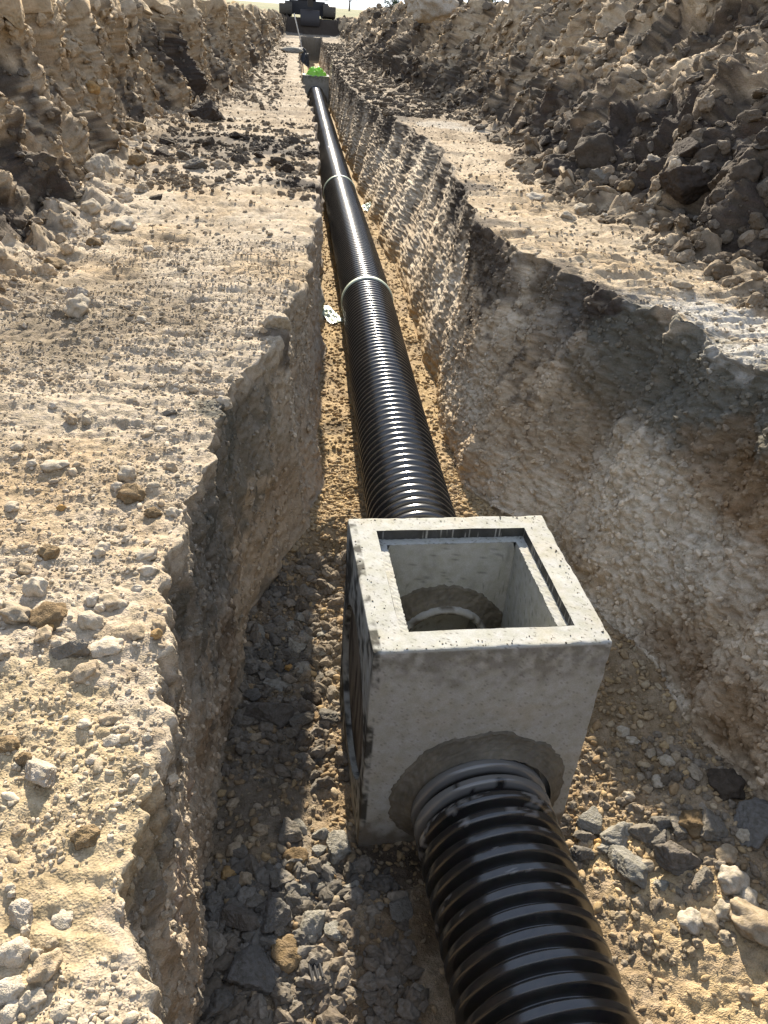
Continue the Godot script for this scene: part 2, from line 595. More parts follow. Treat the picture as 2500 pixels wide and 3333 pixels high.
		for b in blobs:
			if absf(b[2] - z) < b[3] * 2.2:
				near.append([Vector3(b[0], b[1], b[2]), b[3] * 1.5, PAL[b[4]], b[5] * (0.75 if b[4] == "rust" else 0.6 if b[4] == "wet" and b[0] > 1.0 else 1.0)])
		var o := r * ncols
		var close_up := d < 11.0
		for c in ncols:
			var s := sect[c]
			var t := tt[c]
			var a := maxi(c - 5, 0)
			var b := mini(c + 5, ncols - 1)
			var nx := by[a] - by[b]
			var ny := bx[b] - bx[a]
			var ln := maxf(sqrt(nx * nx + ny * ny), 0.0001)
			nx /= ln
			ny /= ln
			var p := Vector3(bx[c], by[c], z)
			var disp := 0.0
			var nm := n_mid.get_noise_3dv(p)
			var nf := n_fin.get_noise_3dv(p)
			var hue := n_col.get_noise_3dv(p)
			var h2 := n_col2.get_noise_3dv(p)
			var k: Color
			if s == 0 or s == 8:
				disp = 0.05 * nm
				k = Color(0.24, 0.20, 0.09).lerp(Color(0.33, 0.27, 0.16), clampf(0.5 + hue, 0, 1))
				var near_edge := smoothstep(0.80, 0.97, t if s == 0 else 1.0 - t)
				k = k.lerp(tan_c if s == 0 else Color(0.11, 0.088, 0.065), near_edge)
				disp += near_edge * (0.16 * n_big.get_noise_3dv(p * 2.0) - 0.12 * lump.get_noise_3dv(p) + 0.03 * nf)
			elif s == 1:
				var st := n_str.get_noise_3d(p.x * 0.3, p.y * 0.28, z * 1.3)
				disp = 0.30 * n_big.get_noise_3dv(p) + 0.03 * st + 0.13 * nm - 0.035 * lump.get_noise_3dv(p) - 0.02 * lump2.get_noise_3dv(p) + 0.03 * nf
				disp *= smoothstep(1.0, 0.8, t) * 0.8 + 0.2
				k = cream.lerp(tan_c, clampf(0.6 + 1.1 * hue, 0, 1)).lerp(brown, clampf(0.10 + 1.2 * h2 + 0.3 * t, 0, 0.6))
				k = k.lerp(PAL.dark, clampf(smoothstep(0.16, 0.34, -0.5 * hue + 0.4 * h2 + 0.35 * st + 0.22 * t - 0.05) * 0.85, 0, 0.85))
			elif s == 2:
				var track := n_str.get_noise_3d(p.x * 0.45, 0.0, z * 3.0)
				disp = 0.045 * n_big.get_noise_3dv(p) + 0.014 * nm + 0.026 * track * (0.25 + 0.75 * smoothstep(2.0, 5.0, d)) + 0.010 * nf
				disp += 0.16 * smoothstep(0.22, 0.0, t) * (0.6 + nm)
				disp += 0.018 * sin((z + 0.14 * nm) * TAU / 0.2) * smoothstep(4.2, 5.5, d) * smoothstep(15.0, 11.0, d) * clampf(0.35 + 1.8 * hue + nm, 0, 1) * smoothstep(0.25, 0.4, t) * smoothstep(0.97, 0.85, t)
				if close_up: disp -= 0.006 * lump2.get_noise_3dv(p) + 0.004 * lump.get_noise_3dv(p)
				k = cream.lerp(tan_c, clampf(0.38 + 0.9 * hue + 0.4 * h2, 0, 1)).lerp(greyc, clampf(0.3 - 1.4 * hue, 0, 0.5))
				k = k.lerp(brown, clampf(h2 * 1.2 - track * 1.3 * smoothstep(2.0, 5.0, d) - 0.22, 0, 0.55))
				k = k.lerp(Color(0.12, 0.095, 0.07), smoothstep(12.0, 18.0, d) * smoothstep(0.95, 0.4, t + h2) * clampf(0.6 + 1.5 * h2 + 1.2 * hue, 0, 0.88))
				k = k.lerp(brown, smoothstep(5.0, 14.0, d) * clampf(0.30 + 1.3 * h2 + 0.5 * hue, 0, 0.75))
			elif s == 3:
				var st := n_str.get_noise_3d(p.x, p.y * 0.35, z * 3.4)
				disp = 0.07 * n_big.get_noise_3dv(p) * rag + 0.04 * nm + 0.022 * st + 0.014 * nf
				if close_up: disp -= 0.014 * lump2.get_noise_3dv(p)
				var lower := smoothstep(0.25, 0.7, t + 0.5 * h2)
				k = cream.lerp(greyc, 0.5).lerp(Color(0.47, 0.375, 0.27), lower * 0.75).lerp(brown, clampf(hue * 1.3 + 0.5 * h2 + st * 0.5 - 0.2, 0, 0.42))
				k = k.lerp(Color(0.42, 0.37, 0.31), smoothstep(5.0, 8.0, d) * 0.7)
				var band := smoothstep(2.1, 2.5, d) * smoothstep(4.4, 3.8, d) * smoothstep(0.03, 0.10, t) * smoothstep(0.75, 0.45, t + 0.35 * h2 + 0.25 * hue)
				band = maxf(band, smoothstep(0.02, 0.06, t) * smoothstep(0.26, 0.16, t + 0.3 * h2) * smoothstep(2.4, 2.0, d) * 0.8)
				k = k.lerp(Color(0.105, 0.10, 0.085).lerp(Color(0.17, 0.16, 0.14), clampf(st * 1.5, 0, 1)), band * 0.74)
				disp += 0.016 * n_str.get_noise_3d(p.x * 1.5, p.y * 0.45, z * 9.0) * band
			elif s == 4:
				disp = 0.03 * n_big.get_noise_3dv(p) + 0.022 * nm + 0.010 * nf
				if close_up: disp -= 0.014 * lump2.get_noise_3dv(p) + 0.008 * lump.get_noise_3dv(p)
				k = gold.lerp(tan_c, clampf(0.4 + 1.1 * hue + 0.8 * h2, 0, 1))
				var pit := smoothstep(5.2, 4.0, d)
				var pit_shade := smoothstep(0.16, 0.02, p.x) * 0.45 # shade along the left wall painted into the clay-smeared pit floor
				k = k.lerp(Color(0.24, 0.175, 0.11).lerp(Color(0.33, 0.26, 0.18), clampf(0.5 + h2, 0, 1)).lerp(Color(0.12, 0.10, 0.078), pit_shade), pit * 0.85)
			elif s == 5:
				var st := n_str.get_noise_3d(p.x, p.y * 0.4, z * 2.2)
				var calm := 1.0 - 0.68 * smoothstep(4.8, 6.5, d)
				disp = 0.10 * n_big.get_noise_3dv(p * 1.3) * rag * calm + 0.045 * nm * calm + 0.008 * st * smoothstep(5.0, 7.0, d) + 0.026 * nf - 0.018 * lump.get_noise_3dv(p)
				if close_up: disp -= 0.012 * lump2.get_noise_3dv(p)
				k = Color(0.62, 0.51, 0.375).lerp(Color(0.53, 0.42, 0.295), clampf(0.5 + 1.3 * hue, 0, 1)).lerp(PAL.lime, clampf(-hue * 1.6 + h2 * 0.8, 0, 0.6)).lerp(brown, clampf(h2 * 1.5 + hue * 0.9 - 0.28, 0, 0.5))
				k = k.lerp(PAL.dark, clampf(smoothstep(0.66, 0.84, t + 0.4 * h2 + 0.25 * hue) * (0.8 + 0.6 * hue) * (0.45 + 0.55 * smoothstep(4.6, 5.6, d)), 0, 0.85))
				disp += 0.014 * n_str.get_noise_3d(p.x * 1.5, p.y * 0.5, z * 8.0) * smoothstep(0.35, 0.6, t)
				k = k.lerp(Color(0.44, 0.30, 0.14), smoothstep(0.22, 0.02, t + 0.1 * h2) * smoothstep(5.0, 6.5, d) * 0.8)
			elif s == 6:
				var track := n_str.get_noise_3d(p.x * 0.35, 0.0, z * 3.4)
				disp = 0.05 * n_big.get_noise_3dv(p) + 0.018 * nm + 0.03 * track + 0.009 * nf
				disp += 0.2 * smoothstep(0.7, 1.0, t) * (0.5 + nm)
				var grouse := sin((z + 0.12 * nm) * TAU / 0.19) * smoothstep(3.2, 4.2, d) * smoothstep(16.0, 12.0, d) * clampf(0.5 + 1.6 * hue + nm, 0, 1) * smoothstep(0.05, 0.2, t) * smoothstep(0.9, 0.6, t)
				disp += 0.022 * grouse
				if close_up: disp -= 0.008 * lump2.get_noise_3dv(p) + 0.02 * lump.get_noise_3dv(p) * t
				k = cream.lerp(tan_c, clampf(0.45 + 0.9 * hue + 0.5 * h2, 0, 1)).lerp(brown, clampf(h2 * 1.2 + 0.9 * track - 0.2, 0, 0.5))
				k = k.lerp(Color(0.12, 0.095, 0.07), clampf(smoothstep(0.5, 1.0, t) * (0.6 + 1.5 * h2), 0, 0.8))
				k = k.lerp(Color(0.09, 0.072, 0.055), smoothstep(11.0, 17.0, d) * clampf(0.72 + 1.8 * h2 + 1.3 * hue, 0, 0.92))
				k = k.lerp(brown, smoothstep(5.0, 14.0, d) * clampf(0.25 + 1.3 * h2 + 0.5 * hue, 0, 0.7))
			else:
				var st := n_str.get_noise_3d(p.x * 0.4, p.y * 0.4, z * 1.2)
				disp = 0.38 * n_big.get_noise_3dv(p) + 0.15 * nm + 0.04 * st - 0.10 * lump.get_noise_3dv(p) - 0.04 * lump2.get_noise_3dv(p) + 0.03 * nf
				disp *= 0.35 + 0.65 * smoothstep(0.0, 0.25, t)
				k = Color(0.45, 0.35, 0.235).lerp(cream, clampf(0.2 + 0.9 * hue, 0, 1)).lerp(Color(0.13, 0.10, 0.075), clampf(0.02 + 1.9 * h2 - 0.9 * hue, 0, 0.65))
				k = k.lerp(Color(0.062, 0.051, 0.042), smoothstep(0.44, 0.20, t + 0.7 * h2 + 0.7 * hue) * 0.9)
			if d > 56.9 and s > 1 and s < 7: k = k.lerp(PAL.greyd, smoothstep(56.9, 57.1, d) * 0.8).lerp(PAL.dark, smoothstep(61.3, 61.6, d) * 0.9)  # far end faces: shade painted into the colour, dark topsoil at the back
			for q in near:
				var dd: float = p.distance_to(q[0]) + (nm * 0.35 + h2 * 0.45) * q[1]
				if dd < q[1]:
					k = k.lerp(q[2], q[3] * smoothstep(q[1], q[1] * 0.55, dd))
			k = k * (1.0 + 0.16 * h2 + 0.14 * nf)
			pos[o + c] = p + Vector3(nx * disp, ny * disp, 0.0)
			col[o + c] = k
	# normals from neighbours
	for r in rows:
		var o := r * ncols
		var up_row := maxi(r - 1, 0) * ncols
		var dn_row := mini(r + 1, rows - 1) * ncols
		for c in ncols:
			var dx := pos[o + mini(c + 1, ncols - 1)] - pos[o + maxi(c - 1, 0)]
			var dz := pos[dn_row + c] - pos[up_row + c]
			nor[o + c] = dx.cross(dz).normalized()
	var skin := ["field", "bank", "ground", "wall", "floor", "wall", "ground", "bank", "field"]
	for s in 9:
		var c0: int = sec_start[s]
		var w: int = NCOL[s] + 1
		var v := PackedVector3Array()
		var n := PackedVector3Array()
		var cc := PackedColorArray()
		for r in rows:
			var o := r * ncols + c0
			v.append_array(pos.slice(o, o + w))
			n.append_array(nor.slice(o, o + w))
			cc.append_array(col.slice(o, o + w))
		var f := PackedInt32Array()
		f.resize((rows - 1) * (w - 1) * 6)
		var i := 0
		for r in rows - 1:
			for c in w - 1:
				var a := r * w + c
				f[i] = a
				f[i + 1] = a + w
				f[i + 2] = a + 1
				f[i + 3] = a + 1
				f[i + 4] = a + w
				f[i + 5] = a + w + 1
				i += 6
		var arr := []
		arr.resize(Mesh.ARRAY_MAX)
		arr[Mesh.ARRAY_VERTEX] = v
		arr[Mesh.ARRAY_NORMAL] = n
		arr[Mesh.ARRAY_COLOR] = cc
		arr[Mesh.ARRAY_INDEX] = f
		var m := ArrayMesh.new()
		m.add_surface_from_arrays(Mesh.PRIMITIVE_TRIANGLES, arr)
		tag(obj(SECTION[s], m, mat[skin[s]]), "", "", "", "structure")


func row_of(d: float) -> int:
	return clampi(row_d.bsearch(d), 0, row_d.size() - 1)


func surf(x: float, z: float, want_y := 0.0) -> Array:
	# the ground point nearest to (x, want_y, z): [position, normal, section]
	var r := row_of(-z)
	var o := r * ncols
	var best := 1e9
	var at := 0
	var q := Vector2(x, want_y)
	for c in range(sec_start[1], sec_start[8]):
		var p := pos[o + c]
		var dd := (p.x - x) * (p.x - x) * 4.0 + (p.y - want_y) * (p.y - want_y)
		if dd < best:
			best = dd
			at = c
	return [pos[o + at], nor[o + at], at]


# ---------------------------------------------------------------- loose stones

func frame(n: Vector3, spin: float) -> Basis:
	var u := n.normalized()
	var a := u.cross(Vector3(cos(spin), 0.13, sin(spin))).normalized()
	return Basis(a, u, a.cross(u))


func zone(p: Vector3) -> Array:
	var d := -p.z
	if p.y < -0.7:
		if p.x < 0.62:
			if d > 3.0: return ["pit", "on the pit floor behind the big grey block" if p.x < -0.05 else "near the back left corner of the box"]
			if d > 2.2: return ["pit", "on the pit floor along the left wall" if p.x < -0.1 else "beside the left face of the box"]
			if d > 1.75: return ["pit", "on the pit floor against the left wall" if p.x < -0.1 else "in the sun strip by the box" if p.x < 0.2 else "below the front of the box"]
			return ["pit", "at the lower left end of the pit" if p.x < 0.0 else "on the brown floor left of the near pipe"]
		if d > 2.6: return ["pit", "between the box and the right wall"]
		if d > 2.1: return ["pit", "in shade below the right wall" if p.x > 1.5 else "at the right front corner of the box"]
		if d > 1.8: return ["pit", "among the clay pieces right of the pipe" if p.x < 1.55 else "close under the right wall"]
		return ["pit", "at the lower right end of the pit"]
	if p.x > 1.0:
		if p.y > 0.5: return ["right", "on the face of the right bank"]
		if d > 9.0: return ["right", "on the far right bench"]
		if d > 6.5: return ["right", "at the foot of the right bank beside the flat block"]
		return ["right", "beside the track marks on the right bench" if p.x < 2.4 else "under the big clods of the right bank"]
	if d > 9.0: return ["left", "where dark soil spilled over the left bench" if p.x > -1.3 else "at the foot of the left bank"]
	if d > 5.0: return ["left", "at the foot of the left bank near the cream block" if p.x < -1.5 else "on the track-marked part of the left bench"]
	var side := "close to the crumbling brink" if p.x > -0.62 else "at the left picture edge" if p.x < -0.42 - 0.24 * d else "in mid bench"
	if d > 3.0: return ["left", side + " above the dark clay wall"]
	if d > 2.2: return ["left", side + " above the brown clumps"]
	if d > 1.75: return ["left", side + " in the dense stone cluster"]
	if d > 1.25: return ["left", side + " near the wedge-shaped stone"]
	return ["left", side + " in the bottom foreground"]


func build_stones() -> void:
	var list := [
		["p",-0.83,-0.00,-2.04,0.094,0.80,"large smooth cream stone at the left of the near bench"],
		["t",-0.85,-0.00,-1.92,0.094,0.60,"tan oval stone at the left picture edge beside a brown clump"],
		["b",-0.75,-0.00,-1.90,0.109,0.55,"wide dark brown crumbly clump among cream stones on the near bench"],
		["t",-0.59,-0.00,-1.98,0.073,0.60,"smooth tan egg-shaped stone leaning on a paler one"],
		["p",-0.65,-0.00,-1.99,0.060,0.70,""],
		["p",-0.63,-0.00,-1.88,0.074,0.70,"pale stone with a flat top in the middle of the near stone cluster"],
		["p",-0.56,-0.00,-1.78,0.094,0.45,"long flat pale stone near the crumbling bench edge"],
		["p",-0.68,-0.00,-1.78,0.063,0.70,""],
		["t",-0.74,-0.00,-1.81,0.058,0.70,""],
		["g",-0.64,-0.00,-1.75,0.081,0.90,"blocky grey-cream stone standing upright among rounded stones"],
		["t",-0.59,-0.00,-1.67,0.073,0.60,"tan oval stone below the blocky grey-cream one"],
		["b",-0.85,-0.00,-2.26,0.070,0.80,"round brown crumbly clump alone on the pale bench"],
		["t",-0.90,-0.00,-2.17,0.058,0.50,""],
		["p",-0.69,-0.00,-2.26,0.044,0.80,""],
		["p",-0.69,-0.00,-2.31,0.066,0.60,""],
		["p",-0.62,-0.00,-2.37,0.037,0.80,""],
		["w",-0.51,-0.00,-2.16,0.059,0.80,"whitest rounded stone near the crumbling bench edge"],
		["p",-0.53,-0.00,-2.25,0.064,0.50,""],
		["t",-0.54,-0.00,-2.87,0.064,0.80,""],
		["p",-0.70,-0.00,-2.79,0.080,0.80,"pale stone beside a brown crumbly clump in mid bench"],
		["p",-0.72,-0.00,-2.71,0.053,0.80,""],
		["b",-0.66,-0.00,-2.66,0.093,0.70,"brown crumbly clump touching two pale stones in mid bench"],
		["t",-1.03,-0.00,-3.26,0.059,0.90,""],
		["p",-0.96,-0.00,-3.26,0.052,1.00,""],
		["p",-0.63,-0.00,-3.19,0.055,0.70,""],
		["g",-0.62,-0.00,-3.36,0.067,0.50,""],
		["p",-1.13,-0.00,-3.36,0.049,0.70,""],
		["p",-1.18,-0.00,-3.01,0.055,0.50,""],
		["o",-0.89,-0.00,-2.56,0.037,0.80,"small ochre stone alone on the left bench"],
		["p",-1.00,-0.00,-2.47,0.040,0.70,""],
		["p",-0.53,-0.00,-2.06,0.041,0.70,""],
		["p",-0.56,-0.00,-1.97,0.040,0.80,""],
		["p",-0.62,-0.00,-1.95,0.040,0.80,""],
		["p",-0.59,-0.00,-2.71,0.049,0.60,""],
		["b",-0.56,-0.00,-2.53,0.058,0.70,""],
		["p",-0.49,-0.00,-2.55,0.062,0.70,""],
		["t",-0.43,-0.00,-1.87,0.051,0.60,""],
		["o",-0.43,-0.00,-1.82,0.038,0.90,""],
		["t",-0.48,-0.00,-1.83,0.057,0.40,""],
		["t",-0.82,-0.00,-1.73,0.044,0.80,""],
		["o",-0.74,-0.00,-1.86,0.033,0.60,""],
		["p",-0.37,-0.04,-3.52,0.079,0.80,""],
		["c",-0.20,-0.00,-4.46,0.181,0.90,"pale lump of caliche jutting from the bench edge"],
		["p",-1.31,-0.00,-4.56,0.153,0.90,""],
		["p",-0.95,-0.00,-4.51,0.074,0.70,""],
		["p",-0.99,-0.00,-2.85,0.096,0.40,""],
		["p",-1.08,-0.00,-2.87,0.053,0.60,""],
		["p",-1.06,-0.00,-2.56,0.057,0.60,""],
		["p",-0.75,-0.00,-2.17,0.036,0.50,""],
		["c",-0.62,-0.00,-1.33,0.097,0.60,"large wedge-shaped cream stone with a shaded lower face"],
		["t",-0.50,-0.00,-1.51,0.049,0.50,""],
		["p",-0.55,-0.00,-1.49,0.043,0.50,""],
		["p",-0.47,-0.00,-1.44,0.045,0.50,""],
		["w",-0.39,-0.00,-1.44,0.029,0.80,"small white rounded stone near the lower bench edge"],
		["p",-0.40,-0.00,-1.32,0.028,0.70,""],
		["p",-0.51,-0.00,-1.38,0.033,0.60,""],
		["p",-0.68,-0.00,-1.36,0.022,0.80,""],
		["p",-0.51,-0.00,-1.64,0.025,0.70,""],
		["p",-0.47,-0.00,-1.61,0.019,0.90,""],
		["b",-0.72,-0.00,-1.42,0.055,0.70,""],
		["b",-0.67,-0.00,-1.38,0.039,0.80,""],
		["c",-0.56,-0.00,-0.98,0.067,0.70,"rough porous cream stone at the lower left"],
		["p",-0.55,-0.00,-0.90,0.059,0.90,"large rounded stone at the lower left picture edge"],
		["p",-0.51,-0.00,-0.90,0.032,1.00,""],
		["t",-0.48,-0.00,-0.87,0.062,0.90,"big tan stone in the lower left cluster"],
		["t",-0.48,-0.00,-0.92,0.029,0.70,""],
		["p",-0.54,-0.00,-0.83,0.053,0.60,"long pale stone cut by the left picture edge"],
		["p",-0.49,-0.00,-0.81,0.054,0.60,"pale oval stone at the bottom left among small ones"],
		["p",-0.52,-0.00,-0.80,0.043,0.70,""],
		["p",-0.43,-0.00,-0.79,0.037,0.60,""],
		["t",-0.46,-0.00,-0.84,0.028,0.80,""],
		["b",-0.48,-0.00,-1.17,0.057,0.60,"brown crumbly lump pressed into the lower bench"],
		["t",-0.62,-0.00,-1.18,0.037,0.70,""],
		["p",-0.54,-0.00,-0.95,0.020,1.00,""],
		["p",-0.59,-0.00,-1.03,0.021,0.80,""],
		["p",-0.60,-0.00,-1.04,0.021,0.80,""],
		["p",-0.48,-0.00,-0.98,0.044,0.40,""],
		["p",-0.54,-0.00,-1.13,0.026,0.60,""],
		["c",-2.07,-0.00,-8.57,0.414,0.80,"big angular block of cream soil at the foot of the left bank"],
		["p",-1.81,-0.00,-7.03,0.180,0.80,""],
		["w",-1.49,-0.00,-6.73,0.213,0.60,"long white stone below the angular cream block"],
		["c",-1.37,-0.00,-4.85,0.171,0.90,"grey-white rounded boulder on the left bench"],
		["w",-1.19,-0.00,-6.13,0.104,0.60,""],
		["p",-1.55,-0.00,-6.33,0.078,0.60,""],
		["p",-1.53,-0.00,-5.07,0.096,0.70,""],
		["k",-1.26,-0.00,-10.81,0.191,0.90,"small dark cube-like clod on the left bench"],
		["k",-1.61,-0.00,-13.81,0.534,0.80,"big brown-black clod leaning at the foot of the left bank"],
		["o",-2.46,0.63,-10.18,0.170,0.80,""],
		["p",-2.11,-0.00,-10.67,0.152,0.80,""],
		["b",-2.33,0.06,-11.46,0.327,0.70,""],
		["g",-1.47,-0.00,-10.25,0.218,0.60,""],
		["t",-2.26,0.02,-10.42,0.274,0.80,""],
		["k",-1.05,-0.00,-11.84,0.222,0.50,""],
		["k",-0.82,-0.00,-10.09,0.213,0.60,""],
		["k",-1.81,-0.00,-11.10,0.263,0.50,""],
		["b",-1.86,-0.00,-9.36,0.201,0.70,""],
		["g",-1.26,-0.00,-9.51,0.247,0.60,""],
		["t",-1.04,-0.00,-9.79,0.185,0.60,""],
		["k",-1.76,-0.00,-10.17,0.193,0.70,""],
		["k",-1.86,-0.00,-6.58,0.097,0.80,""],
		["b",-1.60,-0.00,-6.20,0.122,0.70,""],
		["b",-1.73,-0.00,-5.62,0.169,0.60,""],
		["k",-1.40,-0.00,-7.84,0.169,0.40,""],
		["k",-0.40,-0.00,-10.12,0.213,0.60,""],
		["k",-0.30,-0.00,-9.78,0.206,0.60,""],
		["k",-0.27,-0.00,-11.88,0.194,0.50,""],
		["k",-0.63,-0.00,-10.50,0.172,0.50,""],
		["k",2.80,0.46,-8.36,0.427,0.80,"pointed dark clod the tallest beside the right bench"],
		["k",2.56,0.23,-8.37,0.541,0.50,"long flat-topped grey-brown block lying on the right bench"],
		["g",2.70,0.36,-7.79,0.185,0.70,"grey block wedged behind the long flat-topped clod"],
		["k",3.11,0.56,-6.91,0.269,0.90,""],
		["k",3.22,0.64,-6.76,0.265,0.90,"black clod with a lit rim at the foot of the right bank"],
		["k",3.06,0.44,-6.61,0.355,0.90,"broad upright slab of dark soil at the foot of the right bank"],
		["k",3.18,0.53,-6.25,0.394,0.90,"largest dark clod at the foot of the right bank"],
		["k",3.33,0.70,-6.33,0.320,0.80,""],
		["k",3.14,0.46,-5.96,0.240,0.80,""],
		["k",3.30,0.64,-6.05,0.257,0.90,""],
		["c",3.01,0.59,-7.46,0.225,0.80,"tan lump of soil between black clods on the right"],
		["t",3.16,0.69,-7.22,0.191,0.80,""],
		["k",3.02,0.32,-5.90,0.150,0.90,"pyramid-shaped dark clod beside the track marks"],
		["k",2.84,0.25,-5.91,0.118,0.80,""],
		["k",2.97,0.26,-5.81,0.105,0.80,""],
		["k",3.05,0.34,-5.48,0.154,0.80,""],
		["k",3.06,0.34,-5.32,0.174,0.80,""],
		["k",3.00,0.26,-5.19,0.170,0.60,""],
		["w",2.81,0.31,-7.13,0.086,1.00,"small white pointed stone standing on the right bench"],
		["p",2.87,0.31,-6.89,0.084,0.80,""],
		["t",2.93,0.33,-6.74,0.166,0.80,""],
		["w",2.49,0.24,-6.91,0.069,0.60,""],
		["t",2.33,0.25,-4.86,0.113,0.60,"tan lump at the brink of the right bench"],
		["b",2.79,0.35,-7.37,0.140,0.70,""],
		["k",2.68,0.25,-9.27,0.414,0.60,""],
		["t",2.54,0.20,-9.00,0.192,0.70,""],
		["k",2.97,0.51,-9.63,0.281,0.70,""],
		["p",2.05,0.23,-7.62,0.178,0.50,""],
		["p",2.35,0.24,-7.16,0.156,0.50,""],
		["c",2.11,0.24,-6.78,0.147,0.50,""],
		["p",2.75,0.25,-6.59,0.094,0.70,""],
		["w",2.73,0.25,-6.39,0.079,0.80,""],
		["p",3.03,0.36,-6.27,0.092,0.70,""],
		["t",3.05,0.38,-6.13,0.103,0.70,""],
		["t",3.09,0.41,-5.94,0.113,0.60,""],
		["b",2.80,0.25,-6.11,0.089,0.70,""],
		["l",-0.18,-1.48,-3.72,0.102,0.40,""],
		["l",-0.02,-1.46,-3.72,0.086,0.50,""],
		["l",-0.24,-1.49,-3.58,0.115,0.35,"smooth light slab of clay leaning on the left pit wall"],
		["l",-0.05,-1.47,-3.47,0.124,0.60,""],
		["l",0.01,-1.46,-3.55,0.099,0.50,""],
		["l",-0.15,-1.48,-3.61,0.065,0.70,""],
		["l",0.03,-1.46,-3.74,0.047,0.70,""],
		["l",-0.08,-1.47,-3.65,0.070,0.70,""],
		["g",0.04,-1.46,-3.42,0.085,0.50,""],
		["l",0.01,-1.46,-3.29,0.102,0.50,""],
		["g",0.09,-1.45,-3.22,0.068,0.60,""],
		["l",0.11,-1.45,-3.41,0.059,0.80,""],
		["g",0.10,-1.45,-3.26,0.051,0.70,""],
		["l",-0.12,-1.48,-3.17,0.139,0.30,"flat light slab of clay behind the big pit block"],
		["s",-0.16,-1.48,-2.94,0.207,0.80,"biggest grey block of clay in the pit beside the concrete box"],
		["g",-0.27,-1.50,-3.30,0.062,0.80,""],
		["g",-0.22,-1.49,-3.24,0.069,0.70,""],
		["g",-0.26,-1.49,-3.09,0.106,0.50,""],
		["g",0.02,-1.46,-2.93,0.127,0.50,""],
		["g",0.14,-1.44,-2.93,0.130,0.60,"dark grey slab of clay leaning on the box side"],
		["k",0.05,-1.45,-3.05,0.105,0.60,"black moist clod on the pit floor beside the box"],
		["t",-0.22,-1.48,-2.80,0.064,0.70,""],
		["t",-0.32,-1.49,-2.77,0.044,0.80,""],
		["o",-0.08,-1.47,-3.30,0.045,0.80,"small ochre stone among grey clay slabs"],
		["l",0.14,-1.44,-3.63,0.069,0.60,"sunlit clay flake close to the box corner"],
		["l",0.10,-1.45,-3.58,0.061,0.60,""],
		["t",0.14,-1.42,-4.08,0.074,0.70,""],
		["p",0.11,-1.39,-4.18,0.050,0.60,""],
		["g",-0.05,-1.47,-2.23,0.119,0.60,""],
		["l",-0.01,-1.46,-2.28,0.078,0.60,""],
		["l",0.08,-1.45,-2.23,0.077,0.70,""],
		["l",0.16,-1.45,-2.16,0.128,0.50,"pale smooth clay slab half in the sun strip"],
		["l",0.08,-1.45,-2.14,0.052,0.80,""],
		["l",0.11,-1.45,-2.06,0.065,0.50,""],
		["l",0.08,-1.46,-1.98,0.064,0.80,""],
		["b",-0.02,-1.46,-2.11,0.117,0.60,""],
		["g",-0.24,-1.48,-2.13,0.080,0.80,""],
		["t",-0.28,-1.49,-2.15,0.066,0.90,""],
		["o",-0.30,-1.49,-2.05,0.069,0.80,"porous orange-tan stone on the dark pit floor"],
		["t",-0.23,-1.49,-2.02,0.075,0.80,""],
		["g",-0.08,-1.47,-2.01,0.092,0.70,""],
		["l",0.02,-1.46,-1.98,0.081,0.50,""],
		["s",-0.21,-1.49,-1.83,0.133,0.80,"grey clay chunk with a smooth bluish facet"],
		["s",-0.10,-1.47,-1.84,0.139,0.90,"tall grey clay chunk with a bright facet near the sun strip"],
		["g",-0.19,-1.48,-1.92,0.101,0.70,""],
		["g",-0.03,-1.47,-1.92,0.084,0.80,""],
		["g",-0.31,-1.49,-1.96,0.082,0.80,""],
		["l",0.06,-1.46,-1.82,0.125,0.60,"sunlit grey block of clay across the sun strip"],
		["l",0.14,-1.45,-1.79,0.075,0.70,""],
		["s",-0.19,-1.49,-1.65,0.214,0.50,"wide flat slab of clay at the lower left of the pit"],
		["b",-0.04,-1.47,-1.72,0.150,0.50,"broad brown slab of soil beside the sun strip"],
		["g",-0.13,-1.48,-1.77,0.072,0.70,""],
		["g",-0.31,-1.24,-1.43,0.095,0.80,""],
		["g",-0.28,-1.50,-1.53,0.103,0.80,""],
		["g",0.24,-1.44,-2.06,0.078,0.70,""],
		["l",0.22,-1.44,-1.97,0.064,0.40,""],
		["g",0.42,-1.42,-1.86,0.099,0.50,"grey flat clay piece in shade left of the near pipe"],
		["t",0.08,-1.46,-1.73,0.032,0.90,""],
		["t",0.39,-1.43,-1.61,0.026,0.80,""],
		["t",0.20,-1.45,-1.54,0.039,0.70,""],
		["t",-0.11,-1.47,-2.35,0.057,0.80,""],
		["t",-0.31,-1.49,-2.39,0.058,0.70,""],
		["t",-0.20,-1.48,-2.39,0.043,0.70,""],
		["t",-0.18,-1.48,-2.25,0.064,0.70,""],
		["t",-0.34,-1.49,-2.28,0.043,0.90,""],
		["t",-0.11,-1.48,-1.67,0.026,0.80,""],
		["t",-0.21,-1.49,-1.57,0.045,0.60,""],
		["t",-0.15,-1.48,-1.57,0.038,0.70,""],
		["l",1.31,-1.33,-2.24,0.129,0.60,""],
		["l",1.40,-1.32,-2.14,0.134,0.60,"sunlit angular clay chunk right of the pipe"],
		["g",1.24,-1.34,-2.18,0.087,0.80,""],
		["g",1.24,-1.34,-2.09,0.098,0.70,""],
		["l",1.33,-1.33,-2.12,0.069,0.70,""],
		["o",1.30,-1.33,-2.14,0.049,0.80,""],
		["l",1.38,-1.33,-1.98,0.177,0.50,"broad sunlit clay piece with a smooth grey patch"],
		["l",1.35,-1.33,-2.04,0.086,0.70,""],
		["t",1.46,-1.32,-1.99,0.069,0.70,""],
		["l",1.49,-1.32,-1.89,0.057,0.70,""],
		["g",1.49,-1.32,-2.13,0.135,0.70,""],
		["g",1.57,-1.31,-2.15,0.095,0.70,""],
		["g",1.65,-1.30,-2.12,0.113,0.80,""],
